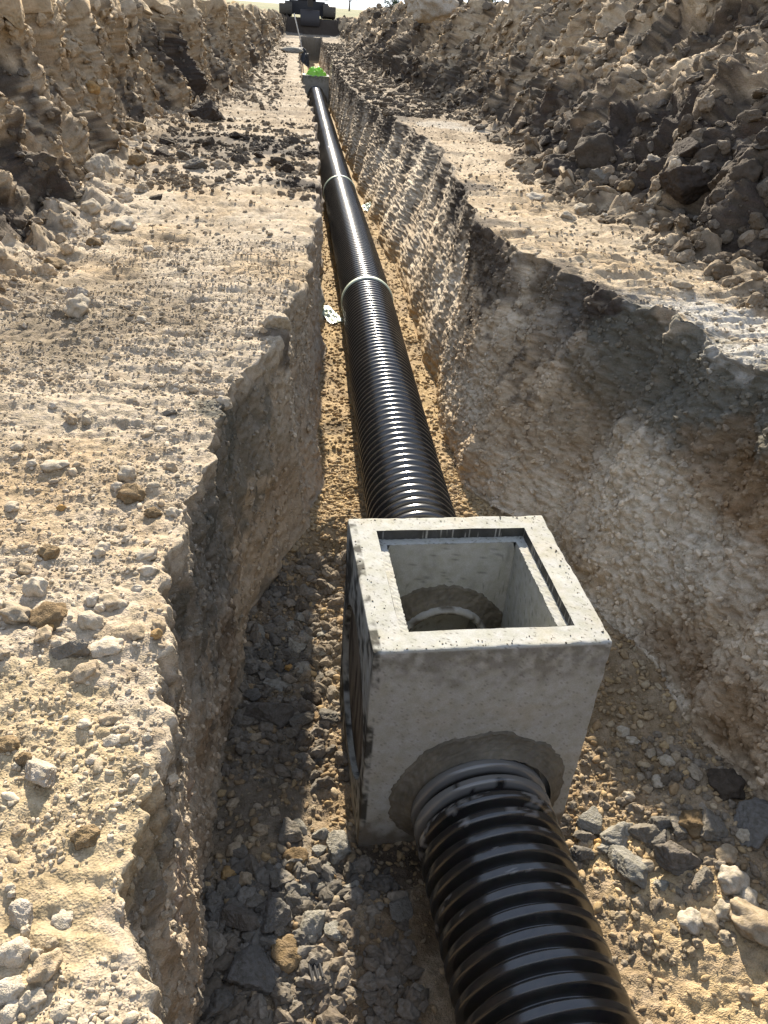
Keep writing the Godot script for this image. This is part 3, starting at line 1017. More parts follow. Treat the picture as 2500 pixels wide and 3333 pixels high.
		["g",1.53,-1.31,-2.07,0.111,0.60,""],
		["s",1.58,-1.31,-1.97,0.191,0.60,"grey clay block with a flat bluish facet right of the sun patch"],
		["b",1.70,-1.30,-2.11,0.125,0.80,""],
		["g",1.76,-1.29,-2.06,0.137,0.70,""],
		["s",1.95,-1.27,-2.08,0.207,0.60,"smooth grey block of clay below the right wall"],
		["p",1.93,-1.27,-2.02,0.075,0.80,""],
		["p",1.75,-1.29,-1.84,0.122,0.80,"large pale stone in shade below the right wall"],
		["p",1.68,-1.30,-1.74,0.102,0.70,""],
		["t",1.75,-1.30,-1.67,0.176,0.60,"largest tan stone at the lower right"],
		["w",1.55,-1.32,-1.73,0.118,0.60,"pale stone lit at the rim of the sun patch"],
		["t",1.62,-1.31,-1.72,0.085,0.70,""],
		["t",1.65,-1.31,-1.65,0.067,0.80,""],
		["t",1.77,-1.29,-1.95,0.094,0.60,""],
		["g",1.65,-1.30,-1.87,0.092,0.70,""],
		["t",1.57,-1.30,-2.33,0.058,0.70,""],
		["t",1.79,-1.28,-2.35,0.077,0.60,""],
		["p",1.56,-1.29,-2.65,0.076,0.80,""],
		["t",1.65,-1.29,-2.50,0.056,0.70,""],
		["t",1.75,-1.28,-2.53,0.063,0.60,""],
		["p",1.70,-1.29,-2.44,0.075,0.60,""],
		["p",1.63,-1.30,-2.35,0.064,0.70,""],
		["p",1.49,-1.31,-2.33,0.066,0.70,""],
		["p",1.59,-1.29,-2.59,0.053,0.70,""],
		["t",1.57,-1.30,-2.40,0.051,0.70,""],
		["t",1.75,-1.28,-2.45,0.053,0.70,""],
		["p",1.87,-1.28,-2.01,0.072,0.80,""],
		["p",1.78,-1.29,-1.76,0.092,0.70,""],
		["k",1.91,-1.27,-2.27,0.161,0.60,"dark brown mossy clump at the foot of the right wall"],
		["t",1.65,-1.31,-1.45,0.066,0.50,""],
		["t",1.28,-1.35,-1.39,0.042,0.50,""],
	]
	var rounds := []
	var chunks := []
	var clods := []
	var blocks := []
	for k in 7:
		blocks.append(chunk(4, 250 + k, 8 + k % 3, 0.06, 0.0, 0.42, 0.72))
	for k in 7:
		rounds.append(round_stone(3, 100 + k, 0.2 + 0.05 * (k % 3), 0.06))
	for k in 8:
		chunks.append(chunk(4, 200 + k, 9 + k % 3, 0.05, 0.0, 0.44, 0.80))
	for k in 5:
		clods.append(clod(3, 300 + k))
	var look := {
		"p": ["stone", "pale rounded stone", "stone"], "t": ["stone", "tan rounded stone", "stone"], "w": ["stone", "white rounded stone", "stone"], "o": ["stone", "ochre stone", "stone"],
		"c": ["stone", "cream angular stone", "stone"], "b": ["soil_clod", "brown crumbly soil clump", "clod"], "k": ["soil_clod", "dark clod of soil", "clod"],
		"g": ["clay_chunk", "grey angular clay chunk", "clay chunk"], "l": ["clay_chunk", "light grey clay chunk", "clay chunk"], "s": ["clay_chunk", "grey clay slab", "clay chunk"],
	}
	var i := 0
	for s in list:
		i += 1
		var kind: String = s[0]
		var g := surf(s[1], s[3], s[2])
		var p: Vector3 = g[0]
		var n: Vector3 = (g[1] as Vector3).lerp(Vector3.UP, 0.5).normalized()
		var size: float = s[4] * 0.95
		var flat: float = s[5]
		var mesh: Mesh = rounds[i % rounds.size()]
		if kind in ["g", "l", "s", "c"]: mesh = chunks[i % chunks.size()]
		elif kind == "b": mesh = clods[i % clods.size()]
		elif kind == "k": mesh = blocks[i % blocks.size()] if i % 4 else clods[i % clods.size()]
		var o := obj(look[kind][0], mesh, mat["stone_" + kind + ("" if i % 2 else "2")])
		var b := frame(n, rng.randf() * TAU)
		if kind in ["g", "l", "s", "k", "c"]:
			b = b.rotated(Vector3(rng.randfn(), 0.2, rng.randfn()).normalized(), rng.randf_range(0.1, 0.45))
		o.transform = Transform3D(b.scaled_local(Vector3(size, size * flat, size)), p + Vector3.UP * size * flat * 0.14)
		var zn := zone(p)
		var label: String = s[6]
		var small := "small " if size < 0.045 else "large " if size > 0.2 else ""
		if label:
			tag(o, label, look[kind][2], "loose stones and lumps of soil")
			continue
		var form := "flat " if flat < 0.55 else "upright " if flat > 0.85 else ""
		var words: String = "%s%s%s %s" % [small, form, look[kind][1], zn[1]]
		tag(o, words, look[kind][2], words)


func scatter(called: String, meshes: Array, m: Material, label: String, category: String, count: int, c_lo: float, c_hi: float, d_lo: float, d_hi: float, s_lo: float, s_hi: float, power: float, tints: Array, keep: Callable, near_bias := 1.6, local := 0.4) -> void:
	# loose grains laid on the ground; c is a section number plus a fraction of its width
	var xf := []
	var colors := []
	for k in meshes.size():
		xf.append([])
		colors.append([])
	for k in count:
		var d := d_lo + (d_hi - d_lo) * pow(rng.randf(), near_bias)
		var cs := rng.randf_range(c_lo, c_hi)
		var s := int(cs)
		var c: int = sec_start[s] + int((cs - s) * NCOL[s])
		var r := row_of(d)
		var p := pos[r * ncols + c]
		var n := nor[r * ncols + c]
		p += Vector3(rng.randf_range(-0.004, 0.004), 0, rng.randf_range(-0.5, 0.5) * (row_d[mini(r + 1, row_d.size() - 1)] - row_d[r]))
		if not keep.call(p, n): continue
		var size := s_lo + (s_hi - s_lo) * pow(rng.randf(), power)
		var b := frame(n.lerp(Vector3.UP, 0.3), rng.randf() * TAU)
		var fl := rng.randf_range(0.5, 0.95)
		var which := rng.randi() % meshes.size()
		xf[which].append(Transform3D(b.scaled_local(Vector3(size * rng.randf_range(0.8, 1.3), size * fl, size)), p + n * size * rng.randf_range(0.0, 0.22)))
		var t: Color = tints[rng.randi() % tints.size()]
		t = t.lerp(col[r * ncols + c] * 1.1, local) * rng.randf_range(0.8, 1.2)
		colors[which].append(t)
	for k in meshes.size():
		var mm := MultiMesh.new()
		mm.transform_format = MultiMesh.TRANSFORM_3D
		mm.use_colors = true
		mm.mesh = meshes[k]
		mm.instance_count = xf[k].size()
		for j in xf[k].size():
			mm.set_instance_transform(j, xf[k][j])
			mm.set_instance_color(j, colors[k][j])
		var o := MultiMeshInstance3D.new()
		o.multimesh = mm
		o.material_override = m
		o.name = numbered(called)
		add_child(o, true)
		tag(o, label, category, label, "stuff")


func build_gravel() -> void:
	var peb := [round_stone(1, 401, 0.3, 0.1), round_stone(1, 402, 0.25, 0.1), round_stone(1, 403, 0.35, 0.15)]
	var crumb := [faceted(chunk(2, 411, 8, 0.10, 0.0, 0.34, 0.74)), faceted(chunk(2, 412, 7, 0.10, 0.0, 0.34, 0.74)), faceted(chunk(1, 414, 9, 0.14, 0.0, 0.4, 0.85)), faceted(clod(2, 413))]
	var pale := [Color(0.50, 0.44, 0.35), Color(0.43, 0.36, 0.26), Color(0.55, 0.50, 0.42), Color(0.40, 0.32, 0.22)]
	var goldy := [Color(0.50, 0.36, 0.18), Color(0.42, 0.31, 0.18), Color(0.46, 0.38, 0.26), Color(0.33, 0.22, 0.11)]
	var darky := [Color(0.06, 0.05, 0.04), Color(0.11, 0.085, 0.06), Color(0.09, 0.08, 0.07)]
	var clayey := [Color(0.16, 0.15, 0.135), Color(0.22, 0.21, 0.19), Color(0.12, 0.115, 0.105)]
	var any := func(_p, n): return n.y > 0.35
	var pit_ok := func(p, n): # trodden sand: few stones left of the near pipe and in the sunny corner
		if n.y < 0.35: return false
		if p.x < 0.12 and p.z > -4.0: return rng.randf() < 0.6
		if p.x > 0.15 and p.x < 0.6 and p.z > -1.9: return rng.randf() < 0.12
		if p.x > 1.15 and p.x < 1.8 and p.z > -2.0: return rng.randf() < 0.22
		return true
	var patch := noise(FastNoiseLite.TYPE_SIMPLEX, 1.4, 3, 77)
	var dense := func(p, n): return n.y > 0.3 and patch.get_noise_3dv(p) + rng.randf() * 0.55 > 0.1
	scatter("bench_gravel", peb, mat.grain, "fine pale gravel strewn over the near left bench", "gravel", 75000, 2.1, 2.999, 0.55, 6.5, 0.0025, 0.015, 4.2, pale, dense, 1.3)
	scatter("bench_pebbles", peb, mat.grain, "pale pebbles strewn over the left bench", "pebbles", 900, 2.1, 2.999, 0.55, 7.0, 0.014, 0.036, 2.6, pale, dense, 1.3)
	scatter("bench_crumbs", crumb, mat.grain, "crumbs of pale soil on the farther left bench", "soil crumbs", 6000, 2.0, 2.999, 3.6, 22.0, 0.006, 0.040, 5.0, pale, any, 1.5)
	scatter("pit_gravel", peb, mat.grain, "rounded gravel covering the pit floor round the box", "gravel", 19000, 4.0, 4.999, 0.9, 5.2, 0.006, 0.030, 2.8, goldy, pit_ok, 1.0, 0.6)
	scatter("pit_pebbles", peb, mat.grain, "tan pebbles on the pit floor round the box", "pebbles", 1300, 4.0, 4.999, 1.7, 4.6, 0.022, 0.050, 2.0, goldy, pit_ok, 1.0)
	scatter("trench_gravel", peb, mat.grain, "golden gravel bed under the far pipe", "gravel", 12000, 4.0, 4.999, 4.4, 14.0, 0.006, 0.035, 2.6, goldy, any, 1.6)
	scatter("clay_crumbs", crumb, mat.grain, "grey crumbs of clay beside the box", "clay crumbs", 1300, 4.0, 4.33, 1.4, 2.1, 0.008, 0.08, 3.2, clayey, any, 1.0)
	scatter("clay_crumbs", crumb, mat.grain, "grey crumbs of clay along the left pit wall", "clay crumbs", 1300, 4.0, 4.28, 2.5, 4.2, 0.008, 0.08, 3.2, clayey, any, 1.0)
	scatter("clay_crumbs", crumb, mat.grain, "grey crumbs of clay below the right wall", "clay crumbs", 900, 4.62, 4.999, 1.6, 2.6, 0.008, 0.05, 2.6, clayey, any, 1.0)
	scatter("bench_gravel", peb, mat.grain, "fine pale gravel strewn over the right bench", "gravel", 5500, 6.0, 6.8, 3.4, 16.0, 0.005, 0.032, 4.5, pale, any, 1.6)
	var stuck := func(_p, _n): return true
	scatter("wall_crumbs", crumb, mat.grain, "grit and small stones stuck in the right trench wall", "grit", 12000, 5.02, 5.96, 2.2, 6.5, 0.004, 0.034, 4.0, pale, stuck, 1.2, 0.88)
	scatter("wall_crumbs", crumb, mat.grain, "grit and small stones stuck in the left trench wall", "grit", 7000, 3.06, 3.96, 1.0, 6.0, 0.004, 0.030, 4.0, pale, stuck, 1.2, 0.88)
	scatter("soil_crumbs", crumb, mat.grain, "dark crumbs of topsoil along the right bank", "soil crumbs", 11000, 6.7, 7.7, 4.5, 40.0, 0.008, 0.15, 7.0, darky, any, 1.4, 0.5)
	scatter("bank_crumbs", crumb, mat.grain, "tan crumbs of soil on the right bank", "soil crumbs", 9000, 7.0, 7.999, 4.5, 24.0, 0.008, 0.15, 7.0, pale, stuck, 1.4, 0.85)
	scatter("bank_crumbs", crumb, mat.grain, "tan crumbs of soil on the left bank and at its foot", "soil crumbs", 9000, 1.02, 2.25, 4.5, 22.0, 0.008, 0.11, 6.0, pale, stuck, 1.3, 0.85)
	scatter("soil_crumbs", crumb, mat.grain, "dark crumbs of topsoil spilled over the left bench", "soil crumbs", 3600, 2.1, 2.999, 8.2, 14.0, 0.015, 0.08, 3.0, darky, func(p, n): return n.y > 0.2 and patch.get_noise_3dv(p * 0.8) + rng.randf() * 0.4 > 0.12, 1.0)
	scatter("soil_crumbs", crumb, mat.grain, "dark clods of topsoil along the crest of the right bank", "soil crumbs", 1500, 7.6, 8.06, 10.0, 50.0, 0.04, 0.28, 3.0, darky, any, 1.0)
	scatter("soil_crumbs", crumb, mat.grain, "dark crumbs of topsoil over the far right bench", "soil crumbs", 4000, 6.0, 6.999, 15.0, 48.0, 0.02, 0.14, 4.0, darky, any, 1.2)
	scatter("soil_crumbs", crumb, mat.grain, "crumbs of soil over the far left bench", "soil crumbs", 1300, 2.0, 2.7, 16.0, 45.0, 0.02, 0.12, 4.0, darky, any, 1.2, 0.7)


# ---------------------------------------------------------------- concrete box

func basin_skin(p: Vector3, w: Vector3, chips: FastNoiseLite) -> Vector3:
	# rounds and chips the outer edges of the block of half size w (y from 0 to w.y)
	var r := 0.006 + 0.014 * maxf(0.0, chips.get_noise_3dv(p * 9.0) + 0.12) + 0.012 * maxf(0.0, chips.get_noise_3dv(p * 2.5) - 0.2)
	var q := Vector3(clampf(p.x, -w.x + r, w.x - r), clampf(p.y, 0.0, w.y - r), clampf(p.z, -w.z + r, w.z - r))
	var e := p - q
	if e.length() > r: p = q + e.normalized() * r
	return p


func build_basin(called: String, label: String, at: Vector3, turn: float) -> Node3D:
	var t := thing(called, label, "catch basin", at, turn)
	var w := Vector3(0.462, 1.13, 0.45)
	var sx := FastNoiseLite.TYPE_SIMPLEX
	var n1 := noise(sx, 2.2, 4, 501)
	var n2 := noise(sx, 14.0, 3, 502)
	var n3 := noise(sx, 60.0, 2, 503)
	var drip := noise(sx, 1.0, 3, 504)
	var conc := Color(0.45, 0.455, 0.425)
	var tint := func(p: Vector3) -> Color:
		var k := conc * (1.0 + 0.09 * n1.get_noise_3dv(p) + 0.08 * n2.get_noise_3dv(p))
		k = k.lerp(Color(0.47, 0.43, 0.34), clampf(0.9 * n1.get_noise_3dv(p * 1.7 + Vector3(9, 0, 0)), 0, 0.4))
		var sp := n3.get_noise_3dv(p)
		if sp > 0.54 + 0.2 * n1.get_noise_3dv(p * 3.0): k = k.lerp(Color(0.10, 0.09, 0.075), clampf((sp - 0.48) * 4.0, 0, 0.7))
		if p.z > w.z - 0.03 and p.y < w.y - 0.01: # front face: run-off under the edge, splashes at the foot
			k = k.lerp(Color(0.41, 0.375, 0.32), 0.35)
			k = k.lerp(Color(0.15, 0.135, 0.11), clampf(1.1 * smoothstep(w.y - 0.22, w.y - 0.02, p.y + 0.12 * n1.get_noise_3dv(p * 2.0)) * (0.45 + n2.get_noise_3dv(p)), 0, 0.6))
			k = k.lerp(Color(0.17, 0.135, 0.095), clampf(smoothstep(0.22, 0.02, p.y + 0.15 * n1.get_noise_3dv(p * 3.0)), 0, 0.8))
		if p.x < -w.x + 0.03: # left face: near-black over most of it, with uneven smears
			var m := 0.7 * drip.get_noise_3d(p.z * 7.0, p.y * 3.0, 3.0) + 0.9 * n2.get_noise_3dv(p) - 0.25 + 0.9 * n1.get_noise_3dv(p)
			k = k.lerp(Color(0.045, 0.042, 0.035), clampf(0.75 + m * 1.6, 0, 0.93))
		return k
	var side := Build.new()
	var chips := noise(sx, 1.0, 3, 505)
	var uneven := func(p: Vector3) -> Vector3:
		return p + Vector3(n1.get_noise_3dv(p), n1.get_noise_3dv(p + Vector3(4, 0, 0)), n1.get_noise_3dv(p + Vector3(0, 0, 4))) * 0.003
	var skin := func(p: Vector3) -> Vector3: return uneven.call(basin_skin(p, w, chips))
	# front, back and right faces
	side.quad_grid(120, 150, func(u, v): return skin.call(Vector3(lerpf(-w.x, w.x, u), w.y * v, w.z)), tint)
	side.quad_grid(60, 70, func(u, v): return skin.call(Vector3(lerpf(w.x, -w.x, u), w.y * v, -w.z)), tint)
	side.quad_grid(110, 140, func(u, v): return skin.call(Vector3(w.x, w.y * v, lerpf(w.z, -w.z, u))), tint)
	# left face round its knock-out
	var kc := Vector2(0.50, 0.0)
	var kr := 0.385
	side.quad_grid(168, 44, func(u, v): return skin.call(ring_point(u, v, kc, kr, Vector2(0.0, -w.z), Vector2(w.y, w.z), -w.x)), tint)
	side.quad_grid(168, 4, func(u, v):
		var a: float = u * TAU
		return Vector3(-w.x + 0.028 * (1.0 - v), kc.x + sin(a) * kr, cos(a) * kr), tint)
	# top ring and the rebate for the grate
	var op := 0.345
	var led := 0.045
	var lip := w.y - 0.048
	var inner := op - led
	for s in [[-w.x, -op, -w.z, w.z, 16, 112], [op, w.x, -w.z, w.z, 16, 112], [-op, op, op, w.z, 84, 16], [-op, op, -w.z, -op, 84, 16]]:
		side.quad_grid(s[4], s[5], func(u, v): return skin.call(Vector3(lerpf(s[0], s[1], u), w.y, lerpf(s[3], s[2], v))), tint)
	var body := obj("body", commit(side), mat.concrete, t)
	var reb := Build.new()
	var wet_tint := func(p: Vector3) -> Color:
		var k := Color(0.075, 0.075, 0.072) * (1.0 + 0.5 * n1.get_noise_3dv(p * 3.0))
		var st := drip.get_noise_2d((p.x + p.z) * 130.0, 7.0 + p.y * 1.2)
		if st > 0.46: k = k.lerp(Color(0.46, 0.46, 0.44), clampf((st - 0.46) * 7.0, 0, 0.85))
		return k
	for q in 4:
		var rot := Basis(Vector3.UP, q * PI / 2.0)
		reb.quad_grid(150, 8, func(u, v): return rot * Vector3(lerpf(-op, op, u), lerpf(lip, w.y - 0.001, v), -op), wet_tint)
	obj("grate_rebate", commit(reb), mat.concrete, t)
	var sh := Build.new()
	for q in 4:
		var rot := Basis(Vector3.UP, q * PI / 2.0)
		var rough_x := noise(sx, 22.0, 3, 510 + q)
		sh.quad_grid(90, 8, func(u, v):
			var x := lerpf(-op, op, u)
			var lim := minf(op - 0.0, maxf(inner, absf(x)))
			var edge := lerpf(op, lim, v) + (0.004 * rough_x.get_noise_1d(x * 2.0) if v > 0.9 else 0.0)
			return rot * Vector3(x, lip + 0.003 * rough_x.get_noise_2d(x * 2.0, v), -edge), tint)
	obj("grate_ledge", commit(sh), mat.concrete, t)
	# inside
	var ins := Build.new()
	var base_y := 0.10
	var wash := func(p: Vector3) -> Color:
		var k: Color = Color(0.40, 0.405, 0.375) * (1.0 + 0.10 * n1.get_noise_3dv(p * 1.5) + 0.05 * n2.get_noise_3dv(p))
		var st := drip.get_noise_3d((p.x + p.z) * 16.0, p.y * 1.6, 2.0)
		k = k.lerp(Color(0.16, 0.16, 0.145), clampf(st * 1.1 - 0.25, 0, 0.5))
		if n3.get_noise_3dv(p) > 0.55: k = k * 0.6
		return k
	var ph := 0.20
	var pc := 0.52
	ins.quad_grid(120, 40, func(u, v): return ring_back(u, v, Vector2(0.0, pc), ph, Vector2(-inner, base_y), Vector2(inner, lip), -inner), wash, true)
	for q in [1, 2, 3]:
		var rot := Basis(Vector3.UP, q * PI / 2.0)
		ins.quad_grid(50, 70, func(u, v): return rot * Vector3(lerpf(-inner, inner, u), lerpf(base_y, lip, v), -inner), wash)
	ins.quad_grid(20, 20, func(u, v): return Vector3(lerpf(-inner, inner, u), base_y, lerpf(inner, -inner, v)), wash)
	obj("chamber", commit(ins), mat.concrete, t)
	# mortar packed round the pipes
	for q in [0, 1]:
		var mo := Build.new()
		var rag := noise(sx, 1.0, 4, 520 + q)
		var face := w.z + 0.002 if q == 0 else -inner + 0.002
		var r0 := 0.285 if q == 0 else 0.205
		var ctr := Vector2(0.055, 0.30) if q == 0 else Vector2(0.0, pc)
		mo.quad_grid(180, 18, func(u, v):
			var a: float = u * TAU
			var edge := (0.368 if q == 0 else 0.325) + 0.02 * rag.get_noise_2d(cos(a) * 1.3, sin(a) * 1.3) + 0.009 * rag.get_noise_2d(cos(a) * 9.0, sin(a) * 9.0) + (0.03 * maxf(0.0, -cos(a)) if q == 0 else 0.0)
			if sin(a) < 0.0: edge *= 1.0 + 0.05 * sin(a)
			var r := lerpf(r0, edge, v)
			var thick := 0.006 + 0.055 * pow(1.0 - v, 1.8) + 0.006 * rag.get_noise_2d(cos(a) * r * 30.0, sin(a) * r * 30.0)
			var x := ctr.x + cos(a) * r
			var y := maxf(ctr.y + sin(a) * r, 0.004)
			if q == 1: x = clampf(x, -inner + 0.003, inner - 0.003)
			if v >= 0.999: thick = -0.002
			return Vector3(x, y, face + thick), func(p: Vector3) -> Color:
				var rr := Vector2(p.x - ctr.x, p.y - ctr.y)
				var arcs := n2.get_noise_2d(rr.angle() * 0.12, rr.length() * 9.0)
				return Color(0.165, 0.148, 0.118) * (1.0 + 0.35 * n1.get_noise_3dv(p * 2.0) + 0.15 * n2.get_noise_3dv(p) + 0.22 * arcs))
		obj("mortar_collar", commit(mo), mat.mortar, t)
	# knock-out panel in the left face
	var pan := Build.new()
	pan.quad_grid(96, 20, func(u, v):
		var a: float = u * TAU
		return Vector3(-w.x + 0.028, kc.x + sin(a) * kr * maxf(v, 0.001), cos(a) * kr * maxf(v, 0.001)), func(p: Vector3) -> Color:
			var m := drip.get_noise_3d(p.z * 10.0, p.y * 2.0, 9.0)
			return Color(0.30, 0.26, 0.21).lerp(Color(0.05, 0.045, 0.04), clampf(0.15 + m * 1.5 + smoothstep(0.35, 0.15, p.y) * 0.6, 0, 0.9)))
	obj("knockout_panel", commit(pan), mat.concrete, t)
	# the end of the far pipe, mortared white, standing proud of the back wall
	var st := Build.new()
	var prof := [[0.232, -inner - 0.12], [0.236, -inner + 0.02], [0.232, -inner + 0.05], [0.218, -inner + 0.066], [0.198, -inner + 0.060], [0.190, -inner + 0.03], [0.190, -inner - 0.55], [0.01, -inner - 0.56]]
	st.quad_grid(64, prof.size() - 1, func(u, v):
		var k := int(round(v * (prof.size() - 1)))
		return Vector3(cos(u * TAU) * prof[k][0], pc + sin(u * TAU) * prof[k][0], prof[k][1]), func(p: Vector3) -> Color:
			if p.z < -inner - 0.001: return Color(0.02, 0.02, 0.02)
			return Color(0.42, 0.42, 0.40) if n1.get_noise_3dv(p * 4.0) < 0.28 else Color(0.14, 0.125, 0.10))
	obj("pipe_stub", commit(st), mat.concrete, t)
	return t


func ring_point(u: float, v: float, ctr: Vector2, r: float, lo: Vector2, hi: Vector2, x: float) -> Vector3:
	# between a circle and a rectangle, on the plane x; ctr.x is height, ctr.y is z
	var a := u * TAU
	var dir := Vector2(sin(a), cos(a))
	var k := 1e9
	if dir.x > 1e-6: k = minf(k, (hi.x - ctr.x) / dir.x)
	if dir.x < -1e-6: k = minf(k, (lo.x - ctr.x) / dir.x)
	if dir.y > 1e-6: k = minf(k, (hi.y - ctr.y) / dir.y)
	if dir.y < -1e-6: k = minf(k, (lo.y - ctr.y) / dir.y)
	var q := ctr + dir * lerpf(k, r, v)
	return Vector3(x, q.x, q.y)


func ring_back(u: float, v: float, ctr: Vector2, r: float, lo: Vector2, hi: Vector2, z: float) -> Vector3:
	var a := u * TAU
	var dir := Vector2(cos(a), sin(a))
	var k := 1e9
	if dir.x > 1e-6: k = minf(k, (hi.x - ctr.x) / dir.x)
	if dir.x < -1e-6: k = minf(k, (lo.x - ctr.x) / dir.x)
	if dir.y > 1e-6: k = minf(k, (hi.y - ctr.y) / dir.y)
	if dir.y < -1e-6: k = minf(k, (lo.y - ctr.y) / dir.y)
	var q := ctr + dir * lerpf(k, r, v)
	return Vector3(q.x, q.y, z)


# ---------------------------------------------------------------- pipes

func pipe_curve(pts: Array) -> Curve3D:
	var c := Curve3D.new()
	for i in pts.size():
		var t: Vector3 = (pts[mini(i + 1, pts.size() - 1)] - pts[maxi(i - 1, 0)])
		var l := 0.0
		if i > 0: l = (pts[i] - pts[i - 1]).length()
		var l2 := 0.0
		if i < pts.size() - 1: l2 = (pts[i + 1] - pts[i]).length()
		t = t.normalized()
		c.add_point(pts[i], -t * l * 0.33, t * l2 * 0.33)
	c.bake_interval = 0.05
	return c


func build_pipe(called: String, label: String, curve: Curve3D, from: float, to: float, around: int, per: int, dust: Callable, bell := -1.0, big := 0.290, pitch := 0.078) -> Node3D:
	var deep := big * 0.15
	var path := []
	var radius := []
	var steps := int((to - from) / pitch * per)
	var sx := FastNoiseLite.TYPE_SIMPLEX
	var n1 := noise(sx, 3.0, 3, 601)
	var n2 := noise(sx, 26.0, 3, 602)
	for i in steps + 1:
		var s := from + (to - from) * i / steps
		var u := fposmod(s / pitch, 1.0)
		var w := absf(u - 0.5) * 2.0  # 0 on the crown, 1 in the valley
		var crown := 1.0 - 0.10 * w * w
		var r := big - deep * smoothstep(0.30, 0.98, w) - (1.0 - crown) * 0.03
		if u > 0.70 and u < 0.74 and per > 10: r += 0.0009
		path.append(curve.sample_baked(s, true))
		radius.append(r)
	var b := Build.new()
	var tint := func(i: int, a: float) -> Color:
		var p: Vector3 = path[i] + Vector3(cos(a), sin(a), 0) * 0.3
		var k := Color(0.011, 0.011, 0.0115)
		var top := smoothstep(0.1, 0.95, sin(a))
		var dn := clampf(0.30 + 0.35 * n1.get_noise_3dv(p) + 0.5 * n2.get_noise_3dv(p), 0, 1) * (0.25 + 0.5 * top)
		k = k.lerp(Color(0.20, 0.17, 0.13), clampf(dn * 0.24, 0, 0.4))
		if radius[i] < big - 0.02: k = k.lerp(Color(0.03, 0.027, 0.023), 0.5)
		return dust.call(k, p, a, i, radius[i], n1, n2)
	b.tube(path, func(i): return radius[i], around, tint)
	var t := thing(called, label, "drain pipe")
	obj("barrel", commit(b), mat.pipe, t)
	# the smooth bore
	var inb := Build.new()
	var ip := []
	for i in 40:
		ip.append(curve.sample_baked(from + (to - from) * i / 39.0, true))
	inb.tube(ip, func(_i): return big * 0.78, 24, func(_i, _a): return Color(0.02, 0.02, 0.02))
	obj("bore", commit(inb), mat.pipe, t)
	if bell > 0.0:
		var bb := Build.new()
		var bp := []
		var prof := [[0.0, big - 0.006], [0.002, big + 0.009], [0.02, big + 0.012], [0.06, big + 0.012], [0.078, big + 0.009], [0.08, big - 0.006]]
		for q in prof:
			bp.append(curve.sample_baked(bell + q[0], true))
		bb.tube(bp, func(i): return prof[i][1], 48, func(_i, a): return Color(0.50, 0.56, 0.44) * (1.0 + 0.2 * n1.get_noise_2d(cos(a) * 2.0, sin(a) * 2.0)))
		obj("joint_band", commit(bb), mat.band, t)
	return t


# ---------------------------------------------------------------- far things

